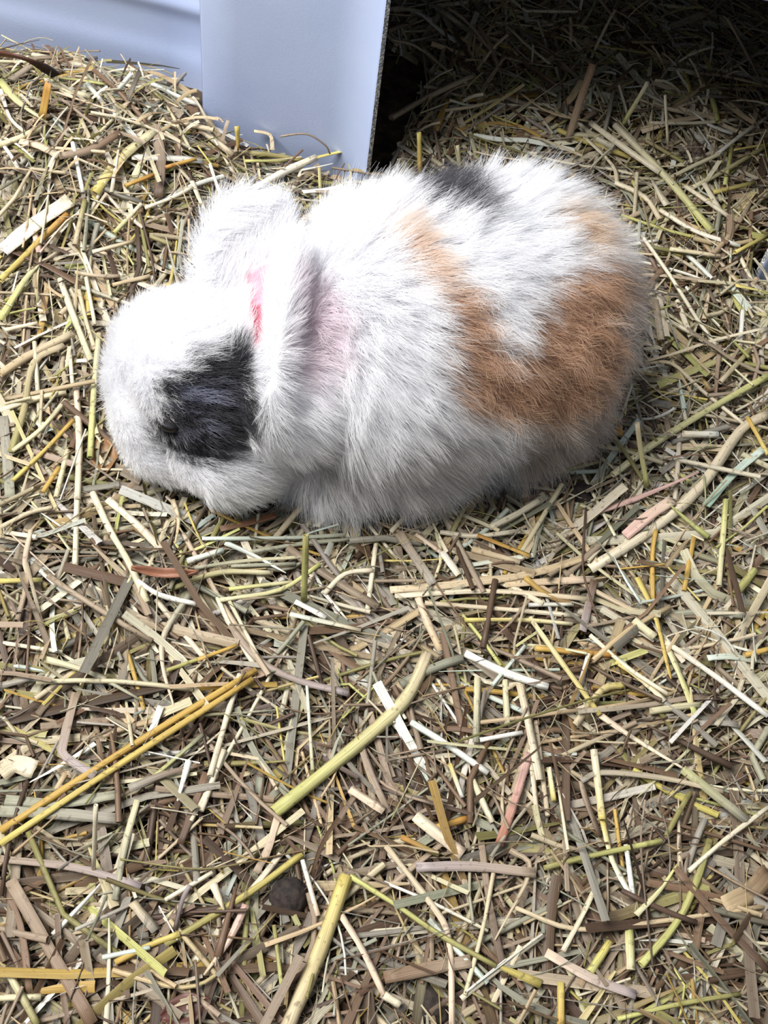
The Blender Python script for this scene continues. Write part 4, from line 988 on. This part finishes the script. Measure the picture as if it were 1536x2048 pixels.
# fur
def fur(n, nclump, lfac, rad, name, clumping, seed):
    r = np.random.default_rng(seed)
    body.calc_loop_triangles(); nt_ = len(body.loop_triangles)
    tri = np.empty(nt_ * 3, np.int32); body.loop_triangles.foreach_get('vertices', tri); tri = tri.reshape(-1, 3)
    A, B_, C_ = bv[tri[:, 0]], bv[tri[:, 1]], bv[tri[:, 2]]
    ar = np.linalg.norm(np.cross(B_ - A, C_ - A), axis=1); ar[(A[:, 2] < .026)] *= .25
    def sample(k):
        i = r.choice(nt_, k, p=ar / ar.sum()); u = r.random((k, 1)); v = r.random((k, 1)); fl = (u + v) > 1; u = np.where(fl, 1 - u, u); v = np.where(fl, 1 - v, v)
        p = A[i] * (1 - u - v) + B_[i] * u + C_[i] * v
        nn = bn[tri[i, 0]] * (1 - u - v) + bn[tri[i, 1]] * u + bn[tri[i, 2]] * v
        return p, nn / (np.linalg.norm(nn, axis=1, keepdims=True) + 1e-9)
    p, nn = sample(n)
    uv0, _ = project(p)
    v = p - cC; v /= np.linalg.norm(v, axis=1, keepdims=True); facing = -(v * nn).sum(1) > -.25
    keep = ~((poly_sd(uv0, SLIT) > -3) & facing) & (np.linalg.norm(p - EYE, axis=1) > .0046)
    p, nn, uv0 = p[keep], nn[keep], uv0[keep]; n = len(p)
    # lengths: short on the face and ears, long on mane, flanks and rump
    headw = 1 - sstep(uv0[:, 0], 520, 640)
    earw = sstep(-poly_sd(uv0, [(430, 700), (400, 520), (560, 380), (630, 420), (625, 640), (600, 820), (530, 820)]), -12, 12); earw = (1 - earw)
    L = .0165 * (1 - headw) + .0098 * headw
    L = L * (1 - earw) + .0100 * earw
    L = np.where((uv0[:, 0] < 400) & (uv0[:, 1] > 800), .0055, L)
    L *= r.uniform(.6, 1.12, n) * lfac
    # combing: backwards from the nose, and down the flanks
    V3 = lambda a, b, c: np.array([[a, b, c]], float)
    wl = sstep(45 - p[:, 2] * 1000, -12, 12)[:, None]
    comb = V3(.75, .12, -.45) * (1 - wl) + V3(.35, -.35, -.6) * wl
    wh = (1 - sstep(uv0[:, 0], 430, 570))[:, None]
    comb = comb * (1 - wh) + V3(.7, .12, .25) * wh
    we = (sstep(earw, .0, 1.) * (1 - sstep(uv0[:, 1], 620, 800)))[:, None]
    comb = comb * (1 - we) + V3(.1, .75, .25) * we
    comb += r.normal(0, .12, (n, 3))
    tang = comb - nn * (comb * nn).sum(1, keepdims=True); tang /= np.linalg.norm(tang, axis=1, keepdims=True) + 1e-6
    kk = (.85 * np.ones(n)); kk[earw > .5] = 1.3
    d = nn * .75 + tang * kk[:, None]; d /= np.linalg.norm(d, axis=1, keepdims=True)
    # clumps
    cp, _cn = sample(nclump); kd = kdtree.KDTree(nclump)
    for i, c in enumerate(cp): kd.insert(c, i)
    kd.balance(); ci = np.fromiter((kd.find(q)[1] for q in p), int, n)
    cj = r.normal(0, .20, (nclump, 3)); cl = r.uniform(.75, 1.2, nclump)
    soft = (1 - .6 * headw + .45 * sstep(uv0[:, 0], 850, 1000))[:, None]
    L = L * (1 + (cl[ci] - 1) * soft[:, 0]); d = d + cj[ci] * soft; d /= np.linalg.norm(d, axis=1, keepdims=True)
    K = 6; t = np.linspace(0, 1, K)
    pull = (cp[ci] - p) * clumping * soft
    bend = tang * .35 + np.array([0, 0, -.22])
    pts = p[:, None, :] + d[:, None, :] * (L[:, None] * t)[..., None] + bend[:, None, :] * (L[:, None] * t ** 2)[..., None] * .5 + pull[:, None, :] * (t ** 1.3)[None, :, None]
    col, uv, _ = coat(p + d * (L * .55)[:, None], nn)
    # curls in the tan wool and slight frizz elsewhere
    tn = sstep(poly_sd(uv0, TAN), -25, 10); amp = (.0004 + .0016 * tn) * (1 - headw * .8)
    ph = r.random(nclump)[ci] * 6.28 + r.normal(0, .35, n); fq = 8 + 4 * tn
    side = np.cross(d, nn); side /= np.linalg.norm(side, axis=1, keepdims=True) + 1e-6
    pts += side[:, None, :] * (amp[:, None] * np.sin(fq[:, None] * t + ph[:, None]) * t)[..., None]
    pts += d[:, None, :] * (amp[:, None] * .6 * np.cos(fq[:, None] * t + ph[:, None]) * t)[..., None]
    pts += r.normal(0, .00035, pts.shape) * t[None, :, None]
    pts[..., 2] = np.maximum(pts[..., 2], .019)
    hc = bpy.data.hair_curves.new(name); hc.add_curves([K] * n)
    hc.attributes['position'].data.foreach_set('vector', (pts - np.array(bun.location)).astype(np.float32).ravel()) if 'position' in hc.attributes else hc.points.foreach_set('position', (pts - np.array(bun.location)).astype(np.float32).ravel())
    ra = hc.attributes.new('radius', 'FLOAT', 'POINT')
    ra.data.foreach_set('value', (rad * (1 - .8 * t ** 1.5)[None, :] * r.uniform(.7, 1.2, (n, 1))).astype(np.float32).ravel())
    ca = hc.attributes.new('col', 'FLOAT_COLOR', 'CURVE')
    ca.data.foreach_set('color', np.concatenate([col, np.ones((n, 1))], 1).astype(np.float32).ravel())
    o = bpy.data.objects.new(name, hc); C.objects.link(o); hc.materials.append(FURM)
    o.parent = bun; o['kind'] = 'stuff'
    return o
FURM, nt, b = new_mat('fur'); N = nt.nodes; Lk = nt.links
a = N.new('ShaderNodeAttribute'); a.attribute_name = 'col'
df = N.new('ShaderNodeBsdfDiffuse'); trn = N.new('ShaderNodeBsdfTranslucent'); gl = N.new('ShaderNodeBsdfGlossy'); gl.inputs['Roughness'].default_value = .45
Lk.new(a.outputs['Color'], df.inputs['Color']); Lk.new(a.outputs['Color'], trn.inputs['Color'])
m1 = N.new('ShaderNodeMixShader'); m1.inputs[0].default_value = .5; Lk.new(df.outputs[0], m1.inputs[1]); Lk.new(trn.outputs[0], m1.inputs[2])
m2 = N.new('ShaderNodeMixShader'); m2.inputs[0].default_value = .05; Lk.new(m1.outputs[0], m2.inputs[1]); Lk.new(gl.outputs[0], m2.inputs[2])
Lk.new(m2.outputs[0], N['Material Output'].inputs[0])
fur(230000, 9000, 1.0, .00010, 'fur', .30, 3)
fur(16000, 3000, 1.3, .00006, 'guard_hair', .10, 4)
